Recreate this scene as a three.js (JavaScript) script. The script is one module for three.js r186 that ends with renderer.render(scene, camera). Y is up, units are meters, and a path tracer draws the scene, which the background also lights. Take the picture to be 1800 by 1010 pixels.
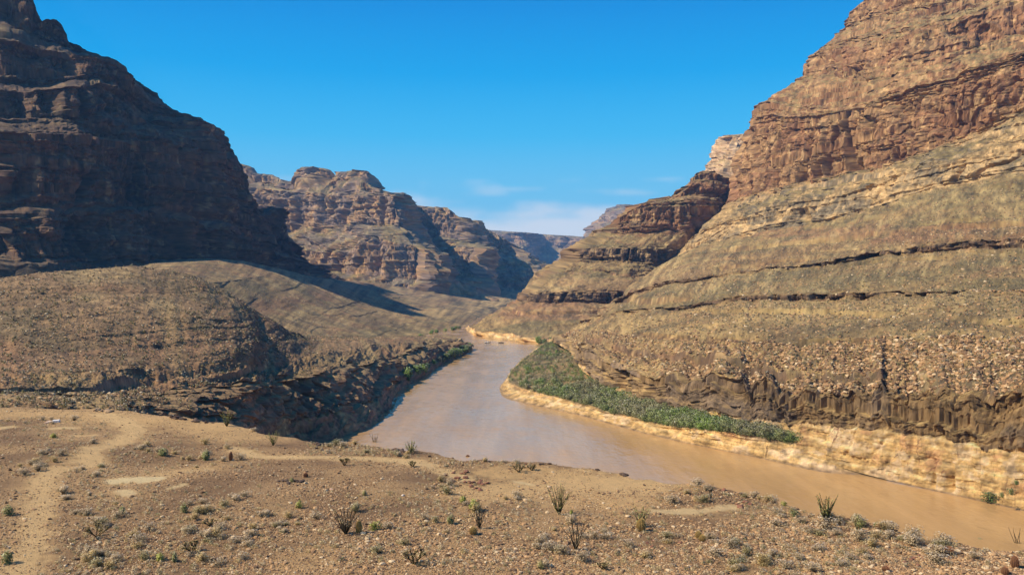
import * as THREE from 'three';
import { mergeGeometries } from 'three/addons/utils/BufferGeometryUtils.js';

// ---------------------------------------------------------------- camera, sky, sun, exposure
const F = 1500, CX = 900, CY = 505, EYE = 80;             // focal length and principal point in the photograph's pixels
const scene = new THREE.Scene();
const camera = new THREE.PerspectiveCamera(2 * Math.atan(505 / F) * 180 / Math.PI, 1024 / 574, 0.5, 40000);
camera.position.set(0, EYE, 0);
camera.lookAt(0, EYE, -100);
scene.add(camera);
const renderer = new THREE.WebGLRenderer({ antialias: true });
renderer.toneMapping = THREE.LinearToneMapping;
renderer.toneMappingExposure = 1.38;
renderer.shadowMap.enabled = true;

const SUN_EL = 42 * Math.PI / 180, SUN_AHEAD = -8 * Math.PI / 180;
const sunDir = new THREE.Vector3(-Math.cos(SUN_EL) * Math.cos(SUN_AHEAD), Math.sin(SUN_EL), -Math.cos(SUN_EL) * Math.sin(SUN_AHEAD));
const sun = new THREE.DirectionalLight(new THREE.Color().setRGB(1, 0.87, 0.66), 5);
sun.name = 'sun';
sun.position.copy(sunDir).multiplyScalar(6000);
sun.castShadow = true;
Object.assign(sun.shadow.camera, { left: -6000, right: 6000, top: 6000, bottom: -6000, near: 10, far: 16000 });
sun.shadow.mapSize.set(4096, 4096);
scene.add(sun); scene.add(sun.target);

// ---------------------------------------------------------------- noise
let seedState = 20240611;
function rnd() { seedState = (seedState + 0x6d2b79f5) | 0; let t = Math.imul(seedState ^ (seedState >>> 15), 1 | seedState); t = (t + Math.imul(t ^ (t >>> 7), 61 | t)) ^ t; return ((t ^ (t >>> 14)) >>> 0) / 4294967296; }
const rr = (a, b) => a + (b - a) * rnd();
const PERM = new Uint8Array(512);
{ const p = [...Array(256).keys()]; for (let i = 255; i > 0; i--) { const j = Math.floor(rnd() * (i + 1)); [p[i], p[j]] = [p[j], p[i]]; } for (let i = 0; i < 512; i++) PERM[i] = p[i & 255]; }
function grad(h, x, y, z) { h &= 15; const u = h < 8 ? x : y, v = h < 4 ? y : h === 12 || h === 14 ? x : z; return ((h & 1) ? -u : u) + ((h & 2) ? -v : v); }
function noise(x, y, z) {
  const xf = Math.floor(x), yf = Math.floor(y), zf = Math.floor(z), X = xf & 255, Y = yf & 255, Z = zf & 255;
  x -= xf; y -= yf; z -= zf;
  const u = x * x * x * (x * (x * 6 - 15) + 10), v = y * y * y * (y * (y * 6 - 15) + 10), w = z * z * z * (z * (z * 6 - 15) + 10);
  const A = PERM[X] + Y, AA = PERM[A] + Z, AB = PERM[A + 1] + Z, B = PERM[X + 1] + Y, BA = PERM[B] + Z, BB = PERM[B + 1] + Z;
  const l = (a, b, t) => a + (b - a) * t;
  return l(l(l(grad(PERM[AA], x, y, z), grad(PERM[BA], x - 1, y, z), u), l(grad(PERM[AB], x, y - 1, z), grad(PERM[BB], x - 1, y - 1, z), u), v),
    l(l(grad(PERM[AA + 1], x, y, z - 1), grad(PERM[BA + 1], x - 1, y, z - 1), u), l(grad(PERM[AB + 1], x, y - 1, z - 1), grad(PERM[BB + 1], x - 1, y - 1, z - 1), u), v), w);
}
const clamp = (x, a = 0, b = 1) => x < a ? a : x > b ? b : x;
const mix = (a, b, t) => a + (b - a) * t;
const smooth = (a, b, x) => { const t = clamp((x - a) / (b - a)); return t * t * (3 - 2 * t); };
const hash = (k) => { const s = Math.sin(k * 127.1 + 311.7) * 43758.5453; return s - Math.floor(s); };
function fbm(x, y, z, L, Lmin, gain = 0.5) { let s = 0, a = 1; while (L > Lmin) { s += a * noise(x / L, y / L, z / L); L *= 0.5; a *= gain; x += 17.3; z -= 9.1; } return s; }

// ---------------------------------------------------------------- helpers
const used = {};
function numbered(name) { const n = used[name] = (used[name] ?? -1) + 1; return n ? name + '_' + String(n).padStart(3, '0') : name; }
function tag(o, label, category, group, kind) { o.userData.label = label; o.userData.category = category; if (group) o.userData.group = group; if (kind) o.userData.kind = kind; return o; }
function addTop(o, name, label, category, group, kind) { o.name = numbered(name); tag(o, label, category, group, kind); o.traverse((c) => { if (c.isMesh) { c.castShadow = true; c.receiveShadow = true; } }); scene.add(o); return o; }
function part(geo, material, name, parent) { const m = new THREE.Mesh(geo, material); m.name = name; m.castShadow = m.receiveShadow = true; parent.add(m); return m; }
const at = (px, py, d) => [(px - CX) / F * d, EYE - (py - CY) / F * d, -d];
const W = (px, py, Y) => [px, py, (Y - EYE) * F / (CY - py)];     // the point on the line of sight through a pixel at a known height
const mixC = (a, b, t) => [a[0] + (b[0] - a[0]) * t, a[1] + (b[1] - a[1]) * t, a[2] + (b[2] - a[2]) * t];

// a tileable grain texture: value noise over several octaves
function grainTexture(size, octaves, seed, contrast, mid = 0.5) {
  const d = new Float32Array(size * size);
  for (const [cells, amp] of octaves) {
    const g = new Float32Array(cells * cells); for (let i = 0; i < g.length; i++) g[i] = hash(i * 1.37 + seed + cells * 7.7);
    for (let y = 0; y < size; y++) for (let x = 0; x < size; x++) {
      const fx = x / size * cells, fy = y / size * cells, ix = Math.floor(fx), iy = Math.floor(fy), tx = smooth(0, 1, fx - ix), ty = smooth(0, 1, fy - iy), jx = (ix + 1) % cells, jy = (iy + 1) % cells;
      d[y * size + x] += amp * (mix(mix(g[iy * cells + ix], g[iy * cells + jx], tx), mix(g[jy * cells + ix], g[jy * cells + jx], tx), ty) - 0.5);
    }
  }
  const out = new Uint8Array(size * size * 4);
  for (let i = 0; i < d.length; i++) { const v = clamp(mid + d[i] * contrast) * 255; out[i * 4] = out[i * 4 + 1] = out[i * 4 + 2] = v; out[i * 4 + 3] = 255; }
  const t = new THREE.DataTexture(out, size, size); t.wrapS = t.wrapT = THREE.RepeatWrapping; t.magFilter = THREE.LinearFilter; t.minFilter = THREE.LinearMipmapLinearFilter; t.needsUpdate = true;
  return t;
}

// ---------------------------------------------------------------- sky: deep polarised blue paling to the horizon, low white cloud streaks
{
  const w = 2048, h = 1024, data = new Float32Array(w * h * 4);
  const stops = [[0, [0.34, 0.60, 0.74]], [3, [0.25, 0.56, 0.74]], [6, [0.16, 0.52, 0.76]], [10, [0.04, 0.41, 0.735]], [14, [0.0, 0.30, 0.67]], [19, [0.0, 0.195, 0.56]], [35, [0.002, 0.10, 0.36]], [90, [0.002, 0.05, 0.22]]];
  for (let y = 0; y < h; y++) {
    const el = (y + 0.5) / h * 180 - 90;
    let c = stops[0][1];
    for (let k = 0; k < stops.length - 1; k++) if (el >= stops[k][0]) c = mixC(stops[k][1], stops[k + 1][1], clamp((el - stops[k][0]) / (stops[k + 1][0] - stops[k][0])));
    for (let x = 0; x < w; x++) {
      const az = (x + 0.5) / w * Math.PI * 2 - Math.PI, ca = Math.cos(az), sa = Math.sin(az), i = (y * w + x) * 4;
      let v = c;
      if (el > 0 && el < 14) {
        const n = fbm(ca * 9 + 3.2, el * 0.55, sa * 9 + 3.2, 1, 0.04, 0.55);
        const low = smooth(0.0, 0.6, n * 0.45 + noise(ca * 2.6 + 7.7, 2, sa * 2.6 + 1.4) * 0.9 + 1.16 - Math.abs(el - 3.4) * 0.52);
        const wisp = smooth(0.15, 0.8, fbm(ca * 10, el * 1.3, sa * 10 + 4, 1, 0.05, 0.55) + 0.2 - Math.abs(el - 6.4) * 0.5) * 0.3;
        v = mixC(v, [0.72, 0.745, 0.76], clamp(low * 0.9 + wisp) * smooth(0, 2, el));
      }
      data[i] = v[0]; data[i + 1] = v[1]; data[i + 2] = v[2]; data[i + 3] = 1;
    }
  }
  const t = new THREE.DataTexture(data, w, h, THREE.RGBAFormat, THREE.FloatType);
  t.mapping = THREE.EquirectangularReflectionMapping; t.magFilter = THREE.LinearFilter; t.needsUpdate = true;
  scene.background = t; scene.environment = t;
}
scene.fog = new THREE.FogExp2(new THREE.Color().setRGB(0.2, 0.5, 1.0), 0.000045);

// ---------------------------------------------------------------- rock colours (linear albedo)
const C = {
  orange: [0.36, 0.208, 0.092], pale: [0.54, 0.36, 0.165], rust: [0.26, 0.125, 0.056], dark: [0.075, 0.046, 0.03], varnish: [0.16, 0.094, 0.05],
  talus: [0.31, 0.203, 0.08], olive: [0.225, 0.165, 0.062], gold: [0.43, 0.287, 0.11], brown: [0.255, 0.157, 0.066], basalt: [0.205, 0.142, 0.09],
  sand: [0.66, 0.42, 0.155], sandRed: [0.53, 0.29, 0.12], grey: [0.2, 0.155, 0.095], mauve: [0.215, 0.148, 0.11], red: [0.17, 0.088, 0.05], cream: [0.56, 0.39, 0.24],
};
// [colour of steep rock, second steep colour, colour of flat ground, second flat colour]
const PAL = {
  sand: [C.sand, C.sandRed, C.sand, C.gold], basalt: [C.basalt, C.brown, C.talus, C.gold], rubble: [C.varnish, C.basalt, C.talus, C.gold],
  talus: [C.brown, C.varnish, C.talus, C.olive], golden: [C.brown, C.varnish, C.gold, C.talus], cliff: [C.orange, C.rust, C.olive, C.talus], greycliff: [C.grey, C.pale, C.olive, C.talus],
  redcliff: [C.rust, C.varnish, C.brown, C.olive], darkband: [C.varnish, C.dark, C.brown, C.talus], brownslope: [C.red, C.dark, C.brown, C.talus], mauve: [C.mauve, C.orange, C.grey, C.olive],
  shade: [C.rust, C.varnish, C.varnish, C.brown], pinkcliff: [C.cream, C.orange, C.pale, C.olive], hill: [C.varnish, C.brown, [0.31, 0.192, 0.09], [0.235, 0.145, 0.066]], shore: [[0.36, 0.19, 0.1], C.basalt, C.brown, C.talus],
};
// how each kind of slope is broken up: w cliffness, flute outward relief, strat ledge relief (m), step terrace height (m), stepMix, rough small bumps
const KIND = {
  bank: { w: 0.6, flute: 0.06, strat: 0.4, step: 2, mixS: 0.2, rough: 0.14, gully: 0.02 },
  cliff: { w: 1, flute: 0.30, strat: 4.5, step: 24, mixS: 0.5, rough: 0.36, gully: 0 },
  lowcliff: { w: 1, flute: 0.26, strat: 1.1, step: 6, mixS: 0.5, rough: 0.4, gully: 0 },
  block: { w: 1, flute: 0.16, strat: 1.3, step: 6, mixS: 0.6, rough: 0.3, gully: 0 },
  ledgy: { w: 0.5, flute: 0.18, strat: 3.5, step: 15, mixS: 1.0, rough: 0.3, gully: 0.04 },
  slope: { w: 0, flute: 0.03, strat: 0.5, step: 10, mixS: 0.75, rough: 0.17, gully: 0.1 },
  rubble: { w: 0.12, flute: 0.025, strat: 0.6, step: 5, mixS: 0.8, rough: 0.42, gully: 0.02 },
  mound: { w: 0, flute: 0.03, strat: 0.3, step: 6, mixS: 0.3, rough: 0.13, gully: 0.06 },
  flat: { w: 0, flute: 0.012, strat: 0, step: 4, mixS: 0, rough: 0.1, gully: 0.01 },
};
const rockMaterial = new THREE.MeshStandardMaterial({ name: 'rock', vertexColors: true, roughness: 0.95, metalness: 0, flatShading: true });
rockMaterial.bumpMap = grainTexture(512, [[23, 0.35], [60, 0.5], [130, 0.5], [230, 0.4]], 3, 0.8); rockMaterial.bumpScale = 0.45;

const SKY_WALL = [[-60, -60], [0, -45], [38, -5], [47, 0], [56, 28], [65, 44], [72, 40], [95, 39], [103, 45], [111, 60], [116, 78], [130, 80], [146, 90], [165, 95], [187, 106], [205, 111], [216, 116], [222, 126], [240, 150], [255, 172], [270, 186], [290, 200], [312, 211], [340, 209], [352, 218], [362, 231], [372, 245], [382, 272], [395, 285], [402, 305], [415, 345], [440, 377], [447, 366], [470, 362], [485, 371], [492, 400], [502, 411], [515, 440], [530, 455], [548, 468]];
const SKY_MASSIF = [[330, 284], [392, 283], [425, 288], [440, 294], [448, 304], [460, 305], [478, 307], [490, 312], [512, 321], [526, 312], [530, 300], [540, 295], [555, 292], [570, 297], [578, 309], [588, 310], [592, 301], [606, 301], [612, 304], [618, 297], [632, 299], [643, 306], [648, 320], [662, 330], [680, 339], [692, 338], [699, 345], [705, 350], [718, 352], [722, 359], [745, 362], [775, 363], [795, 368], [806, 382], [815, 384], [818, 394], [822, 386], [832, 389], [836, 398], [858, 402], [868, 410], [884, 416], [896, 428], [915, 438], [940, 458], [965, 474], [990, 480]];
const SKY_SPUR = [[1130, 362], [1146, 354], [1152, 350], [1160, 346], [1182, 345], [1190, 352], [1196, 350], [1199, 330], [1210, 325], [1215, 307], [1225, 302], [1245, 301], [1255, 309], [1270, 312], [1290, 318], [1310, 328]];
const nets = {};
// A sheet lofted through a net of control points: rows run along the wall, from its foot to its top; each has the kind and the palette of the ground up to the next row.
function loft({ name, label, category, kind = 'structure', rows, dens = 0.62, amp = 1, lf = 26, seed = 0, hook, tone }) {
  const K = rows[0].p.length, R = rows.length, ctl = rows.map((r) => r.p.map((q) => new THREE.Vector3(...at(...q))));
  const inView = (q) => q[0] > -120 && q[0] < 1920 && q[1] > -60 && q[1] < 1040;
  const count = (a, b, n0, lo) => { const m = [], all = []; a.forEach((q, k) => { const p = b[k], l = Math.min(Math.hypot(q[0] - p[0], q[1] - p[1]), 420); all.push(l); if (inView(q) && inView(p)) m.push(l); }); m.sort((x, y) => x - y); const v = m.length ? Math.max(m[Math.floor((m.length - 1) * 0.75)], 0.8 * m[Math.floor((m.length - 1) * 0.9)]) : Math.min(40, Math.max(...all) * 0.15); return Math.max(lo, Math.round(v * dens)); };
  const us = []; for (let k = 0; k < K - 1; k++) { const n = count(rows.map((r) => r.p[k]), rows.map((r) => r.p[k + 1]), 0, 4); for (let i = 0; i < n; i++) us.push([k, i / n]); } us.push([K - 2, 1]);
  const vs = []; for (let j = 0; j < R - 1; j++) { const n = count(rows[j].p, rows[j + 1].p, 0, 4); for (let i = 0; i < n; i++) vs.push([j, i / n]); } vs.push([R - 2, 1]);
  const nu = us.length, nv = vs.length, T = new THREE.Vector3();
  const curve = ctl.map((P) => {
    const chord = P.slice(1).map((p, i) => Math.max(1e-3, p.distanceTo(P[i])));
    const tan = P.map((p, i) => { if (i === 0) return P[1].clone().sub(p).divideScalar(chord[0]); if (i === K - 1) return p.clone().sub(P[i - 1]).divideScalar(chord[i - 1]);
      const a = chord[i - 1], b = chord[i]; return P[i + 1].clone().sub(p).multiplyScalar(a / b).add(p.clone().sub(P[i - 1]).multiplyScalar(b / a)).divideScalar(a + b); });
    return us.map(([k, t]) => { const h = chord[k], t2 = t * t, t3 = t2 * t;
      return new THREE.Vector3().addScaledVector(P[k], 2 * t3 - 3 * t2 + 1).addScaledVector(P[k + 1], -2 * t3 + 3 * t2).addScaledVector(tan[k], (t3 - 2 * t2 + t) * h).addScaledVector(tan[k + 1], (t3 - t2) * h); });
  });
  // the crest follows its measured outline
  rows.forEach((r, j) => { if (r.sky) for (const p of curve[j]) { const px = CX + p.x / -p.z * F; const s = r.sky; for (let k = 0; k < s.length - 1; k++) if (px >= s[k][0] && px <= s[k + 1][0]) { const t = (px - s[k][0]) / (s[k + 1][0] - s[k][0]); p.y = EYE - (mix(s[k][1], s[k + 1][1], t) + (r.skyDrop ?? 0) - CY) / F * -p.z; break; } } });
  // the level direction out of the wall, smoothed along the row
  const outw = curve.map((c) => { const s = Math.max(3, Math.round(nu / 60)); return c.map((p, i) => { const a = c[Math.max(0, i - s)], b = c[Math.min(nu - 1, i + s)]; T.set(b.z - a.z, 0, -(b.x - a.x)); return T.lengthSq() > 0 ? T.clone().normalize() : new THREE.Vector3(0, 0, 1); }); });
  let vote = 0;
  for (let j = 0; j < R; j++) for (let i = 0; i < nu; i += 7) { const p = curve[j][i], o = outw[j][i]; vote += Math.sign(-(o.x * p.x + o.z * p.z)); }
  // prefer the side that faces downhill, else the camera
  let down = 0; for (let i = 0; i < nu; i += 5) { const a = curve[0][i], b = curve[R - 1][i], o = outw[0][i]; down += Math.sign(o.x * (a.x - b.x) + o.z * (a.z - b.z)); }
  const flip = (Math.abs(down) > nu / 15 ? down : vote) < 0 ? -1 : 1;
  const edge0 = (b) => rows[0].free ? 1 : smooth(0, 6, b);
  // length along the wall at its middle row, and length of the run up to each row
  const S = new Float32Array(nu), midRow = curve[Math.floor(R / 2)], run = [0];
  for (let i = 1; i < nu; i++) S[i] = S[i - 1] + midRow[i].distanceTo(midRow[i - 1]);
  for (let j = 1; j < R; j++) run[j] = run[j - 1] + curve[j][nu >> 1].distanceTo(curve[j - 1][nu >> 1]);
  const pos = new Float32Array(nu * nv * 3), col = new Float32Array(nu * nv * 3), uv = new Float32Array(nu * nv * 2), cliffness = new Float32Array(nu * nv);
  const styleAt = (j, t, key) => { const s = KIND[rows[j].k][key]; const e = 0.22; if (t < e && j > 0) return mix((KIND[rows[j - 1].k][key] + s) / 2, s, t / e); if (t > 1 - e && j < R - 2) return mix(s, (s + KIND[rows[j + 1].k][key]) / 2, (t - 1 + e) / e); return s; };
  for (let b = 0; b < nv; b++) {
    const [j, t] = vs[b], w = styleAt(j, t, 'w'), fl = styleAt(j, t, 'flute') * amp, st = styleAt(j, t, 'strat') * amp, step = styleAt(j, t, 'step') * (rows[j].step ?? 1), mixS = styleAt(j, t, 'mixS'), rough = rows[j].rough ?? styleAt(j, t, 'rough'), gu = edge0(b) * styleAt(j, t, 'gully') * amp * (rows[j].amp ?? 1);
    const ampR = rows[j].amp ?? 1, edge = edge0(b);
    for (let a = 0; a < nu; a++) {
      const A = curve[j][a], B = curve[j + 1][a], o1 = outw[j][a], o2 = outw[j + 1][a], q = b * nu + a;
      let incl = clamp(((B.y - A.y) / Math.max(1, Math.hypot(B.x - A.x, B.z - A.z)) - 0.1) * 3.2), x = mix(A.x, B.x, t), y = mix(A.y, B.y, t), z = mix(A.z, B.z, t), ox = mix(o1.x, o2.x, t) * flip, oz = mix(o1.z, o2.z, t) * flip; const ol = Math.hypot(ox, oz) || 1; ox /= ol; oz /= ol;
      const dist = Math.hypot(x, z), pxm = dist / 853, Lmin = 2.2 * pxm;
      // beds: warped level layers
      const warp = noise(x / 230, 5, z / 230) * 9, yy = y + warp, bed = Math.floor(yy / (step * 1.4));
      // pillars and buttresses with sharp clefts between them, broken at the beds
      const low = mix(rows[j].lf ?? lf, rows[j + 1].lf ?? lf, t);
      let dh = amp * low * (noise((x + seed) / 150, y / 900, z / 150) * 1.3 + 0.5 * noise((x - seed) / 62, y / 420 + 9, z / 62)), L = rows[j].big ?? 60, ys = mix(2.2, 7, w);
      while (L > Lmin) { const o = L < 45 ? hash(Math.floor(bed / 2) + seed) * 3 * w : 0, n = noise((x + seed) / L + o, y / (L * ys) + L, z / L + o); dh += L * fl * ((w > 0.7 ? Math.sqrt(Math.abs(n)) * 1.9 - 0.95 : Math.abs(n) * 3 - 0.75) * 0.6); L *= 0.47; }
      if (gu > 0) { let G = 90, rg = 0; while (G > Lmin * 1.5) { rg += G * gu * (Math.abs(noise(S[a] / G + seed, (run[j] + (run[j + 1] - run[j]) * t) / (G * 8) + G, 3.3)) * 2.4 - 0.6); G *= 0.45; } y += rg * 0.8 * incl; }
      // narrow joints cut into cliffs
      if (w > 0.7) for (const [base, deep] of [[9, 0.36], [26, 0.44]]) { const cl = Math.max(base * (rows[j].joint ?? 2), base * 0.9 * pxm), n = Math.abs(noise((x - seed) / cl, y / (cl * 7) + base, z / cl + 31)), gate = smooth(-0.15, 0.25, noise(x / (cl * 3) + 7, y / (cl * 3), z / (cl * 3))); dh -= w * cl * deep * (smooth(0.15, 0.02, n) * gate - 0.22); }
      // joint blocks that stand proud or have fallen out
      if (w > 0.3) for (const [m1, am] of [[1, 0.34], [2.7, 0.26]]) { const bw = Math.max(rows[j].blk ?? 8, 3.2 * pxm) * m1, k2 = Math.floor((yy + seed) / (bw * 0.8) + 0.3 * noise(x / (bw * 5), 3, z / (bw * 5))), k1 = Math.floor((S[a] + bw * 0.8 * noise(x / 40, y / (bw * 2.5), z / 40)) / bw + hash(k2) * 7); dh += w * bw * am * (hash(k1 * 57.31 + k2 * 131.7 + seed) - 0.5); }
      // beds that stand proud or lie back
      if (st > 0) { const th = Math.max(step * 0.55, 3 * pxm), k = Math.floor(yy / th), f = yy / th - k, h0 = hash(k + seed), h1 = hash(k + 1 + seed), ragged = 0.5 + 1.0 * noise(x / 35 + k * 3.3, k, z / 35); dh += st * (mix(h0, h1, smooth(0.75, 1, f)) - 0.5) * 2 * (0.4 + 0.6 * clamp(ragged)); }
      let dv = 0; const jag = mix(rows[j].jag ?? 0, rows[j + 1].jag ?? 0, t); if (jag) dv += jag * fbm(S[a], 3.3 + seed, (rows[j].jag ? j : j + 1) * 7.7, 34, 6, 0.55) * 1.4;
      if (mixS > 0) { const th = Math.max(step, 4 * pxm), tt = (yy + 0.8 * step * noise(3.1, yy / (step * 2.6), seed)) / th, k = Math.floor(tt), f = tt - k, m = clamp(mixS * 1.15 * smooth(0.42, 0.8, hash(k * 3.7 + seed)) * smooth(-0.12, 0.22, noise(S[a] / 240 + k * 5.7, k * 2.1, seed) + 0.12 + 0.25 * noise(x / 22, k, z / 22)), 0, 1.1); dv += m * th * (smooth(0.84, 0.98, f) - f); }
      // broken surface
      dv += rough * fbm(x, y * 1.3, z + seed, Math.min(24, 14 * pxm + 2), Math.max(Lmin * 0.55, 0.3), 0.62) * Math.min(14, 7 * pxm + 2) * mix(1, 0.2, w);
      if (w > 0) dh += w * rough * fbm(x + 40, y * (rows[j].ya ?? 0.3), z, Math.min(30, 12 * pxm + 3), Math.max(Lmin * 0.6, 0.3), 0.6) * Math.min(20, 8 * pxm + 2);
      dh *= ampR * edge; dv *= ampR * edge;
      x += ox * dh; z += oz * dh; y += dv;
      pos[q * 3] = x; pos[q * 3 + 1] = y; pos[q * 3 + 2] = z; cliffness[q] = w;
      uv[q * 2] = S[a] / 14; uv[q * 2 + 1] = (run[j] + (run[j + 1] - run[j]) * t) / 14;
    }
  }
  if (hook) hook(pos, nu, nv, us, vs);
  const idx = new Uint32Array((nu - 1) * (nv - 1) * 6); let n = 0;
  for (let b = 0; b < nv - 1; b++) for (let a = 0; a < nu - 1; a++) { const i = b * nu + a; if (flip > 0) idx.set([i, i + 1, i + nu, i + 1, i + nu + 1, i + nu], n); else idx.set([i, i + nu, i + 1, i + 1, i + nu, i + nu + 1], n); n += 6; }
  const g = new THREE.BufferGeometry();
  g.setAttribute('position', new THREE.BufferAttribute(pos, 3)); g.setAttribute('uv', new THREE.BufferAttribute(uv, 2)); g.setIndex(new THREE.BufferAttribute(idx, 1));
  g.computeVertexNormals();
  const nor = g.attributes.normal.array; let up = 0; for (let i = 1; i < nor.length; i += 3) up += nor[i];
  if (up < 0) { for (let i = 0; i < idx.length; i += 3) { const s = idx[i]; idx[i] = idx[i + 1]; idx[i + 1] = s; } g.computeVertexNormals(); }
  for (let b = 0; b < nv; b++) {
    const [j, t] = vs[b], p1 = PAL[rows[j].c], p2 = PAL[rows[Math.min(R - 2, j + 1)].c], bl = rows[j].hard ? 0 : smooth(0.75, 1, t) * 0.5;
    for (let a = 0; a < nu; a++) {
      const q = b * nu + a, x = pos[q * 3], y = pos[q * 3 + 1], z = pos[q * 3 + 2], ny = nor[q * 3 + 1], pxm = Math.hypot(x, z) / 853;
      const n1 = fbm(x, y * 1.5, z, 90, Math.max(5, 2 * pxm), 0.6), n2 = noise(x / 11, y / 110, z / 11 + seed), n3 = fbm(x + 55, y * 2, z, Math.max(6, 7 * pxm), Math.max(0.8, 1.2 * pxm), 0.8);
      const sMix = smooth(-0.5, 0.6, n1 + n2 * 0.5 + noise(3, y / 7 + noise(x / 120, 1, z / 120), seed) * 0.7), fMix = smooth(-0.45, 0.45, n1 * 1.1 + n3 * 0.25);
      const wf = cliffness[q], steep = clamp(smooth(0.82, 0.55, ny + n3 * 0.10) + (wf > 0.75 ? 0.55 : wf * 0.25) * smooth(0.97, 0.8, ny));
      let c = mixC(mixC(p1[2], p1[3], fMix), mixC(p1[0], p1[1], sMix), steep);
      if (bl > 0) { const d = mixC(mixC(p2[2], p2[3], fMix), mixC(p2[0], p2[1], sMix), steep); c = mixC(c, d, clamp(bl + n3 * 0.4)); }
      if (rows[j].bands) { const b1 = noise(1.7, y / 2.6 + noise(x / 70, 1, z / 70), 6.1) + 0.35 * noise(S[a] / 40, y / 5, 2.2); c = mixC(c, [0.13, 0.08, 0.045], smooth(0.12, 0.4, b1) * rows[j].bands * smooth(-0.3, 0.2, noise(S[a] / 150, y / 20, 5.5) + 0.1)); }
      if (p1 === PAL.sand && wf > 0.3) {
        const wy = y + 1.1 * noise(x / 26, 1, z / 26) + 0.35 * noise(x / 5, 2, z / 5), ly = noise(2.2, wy / 0.8, 4.4) + 0.5 * noise(5.2, wy / 0.3, 1.4), rd = fbm(x, y * 1.6, z, 14, 0.7, 0.65), tall = smooth(2, 9, y);
        c = mixC(C.sand, [0.74, 0.52, 0.25], smooth(0, 0.35, ly) * 0.6); c = mixC(c, [0.47, 0.28, 0.12], smooth(0.05, 0.4, -ly) * 0.55); c = mixC(c, [0.52, 0.27, 0.125], smooth(0.05, 0.5, rd) * 0.7 * tall); c = mixC(c, [0.75, 0.55, 0.36], smooth(0.15, 0.5, -rd) * 0.5);
        c = mixC(c, [0.2, 0.085, 0.045], smooth(0.055, 0.015, Math.abs(noise(x / 8 + rd * 0.3, y / 26, z / 8 + 3))) * smooth(-0.05, 0.2, noise(x / 19, y / 12, z / 19)) * 0.85 * tall); c = mixC(c, [0.3, 0.19, 0.1], smooth(1.0, 0.3, y) * 0.8);
      }
      if (wf < 0.5) { const bd = noise(7.3, y / (5 + 5 * pxm) + noise(x / 60, 2, z / 60) * 0.9, seed + 4), sc = noise(S[a] / 26 + seed, (run[j] + (run[j + 1] - run[j]) * t) / 190, 8.8); c = mixC(c, [0.27, 0.135, 0.062], smooth(0.05, 0.45, bd + sc * 0.45) * 0.6); c = mixC(c, [0.42, 0.31, 0.13], smooth(0.12, 0.5, sc - bd * 0.4) * 0.45); c = mixC(c, [0.15, 0.115, 0.055], smooth(0.2, 0.5, n1 - sc * 0.4) * 0.5); }
      // pale fresh scars and dark varnish streaks on cliffs
      if (steep > 0.3) { const s1 = smooth(0.32, 0.55, noise(x / 14 + 9, y / 45, z / 14) + n3 * 0.25), s2 = smooth(0.25, 0.55, noise(x / 8 - 4, y / 80 + 3, z / 8)); c = mixC(c, rows[j].scar ?? C.pale, s1 * 0.55 * steep * (rows[j].scars ?? 1)); c = mixC(c, C.dark, s2 * (rows[j].streak ?? 0.5) * steep); }
      const spk = clamp(1 + 0.6 * n3, 0.4, 1.7); const tn = tone ?? 1;
      for (let k = 0; k < 3; k++) col[q * 3 + k] = clamp(c[k] * spk * tn, 0.01, 0.85);
    }
  }
  g.setAttribute('color', new THREE.BufferAttribute(col, 3));
  const m = new THREE.Mesh(g, rockMaterial);
  addTop(m, name, label, category, undefined, kind);
  const net = { mesh: m, pos, nor, nu, nv, us, vs, rows }; nets[m.name] = net;
  return net;
}
// a row behind the last one: the same lines of sight, further off and higher or lower
const behind = (row, dd, dpy = 0, k = 'slope', c) => ({ k, c: c ?? row.c, p: row.p.map(([px, py, d]) => [px, py + dpy, d + dd]) });

// ---------------------------------------------------------------- ground that everything stands on, out to the horizon
{
  const g = new THREE.PlaneGeometry(26000, 26000, 8, 8); g.rotateX(-Math.PI / 2); g.translate(0, -6, 0);
  addTop(new THREE.Mesh(g, new THREE.MeshStandardMaterial({ color: new THREE.Color().setRGB(...C.brown), roughness: 1 })), 'ground', 'brown desert floor beneath the canyon walls, reaching to the horizon', 'ground', undefined, 'structure');
}
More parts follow.
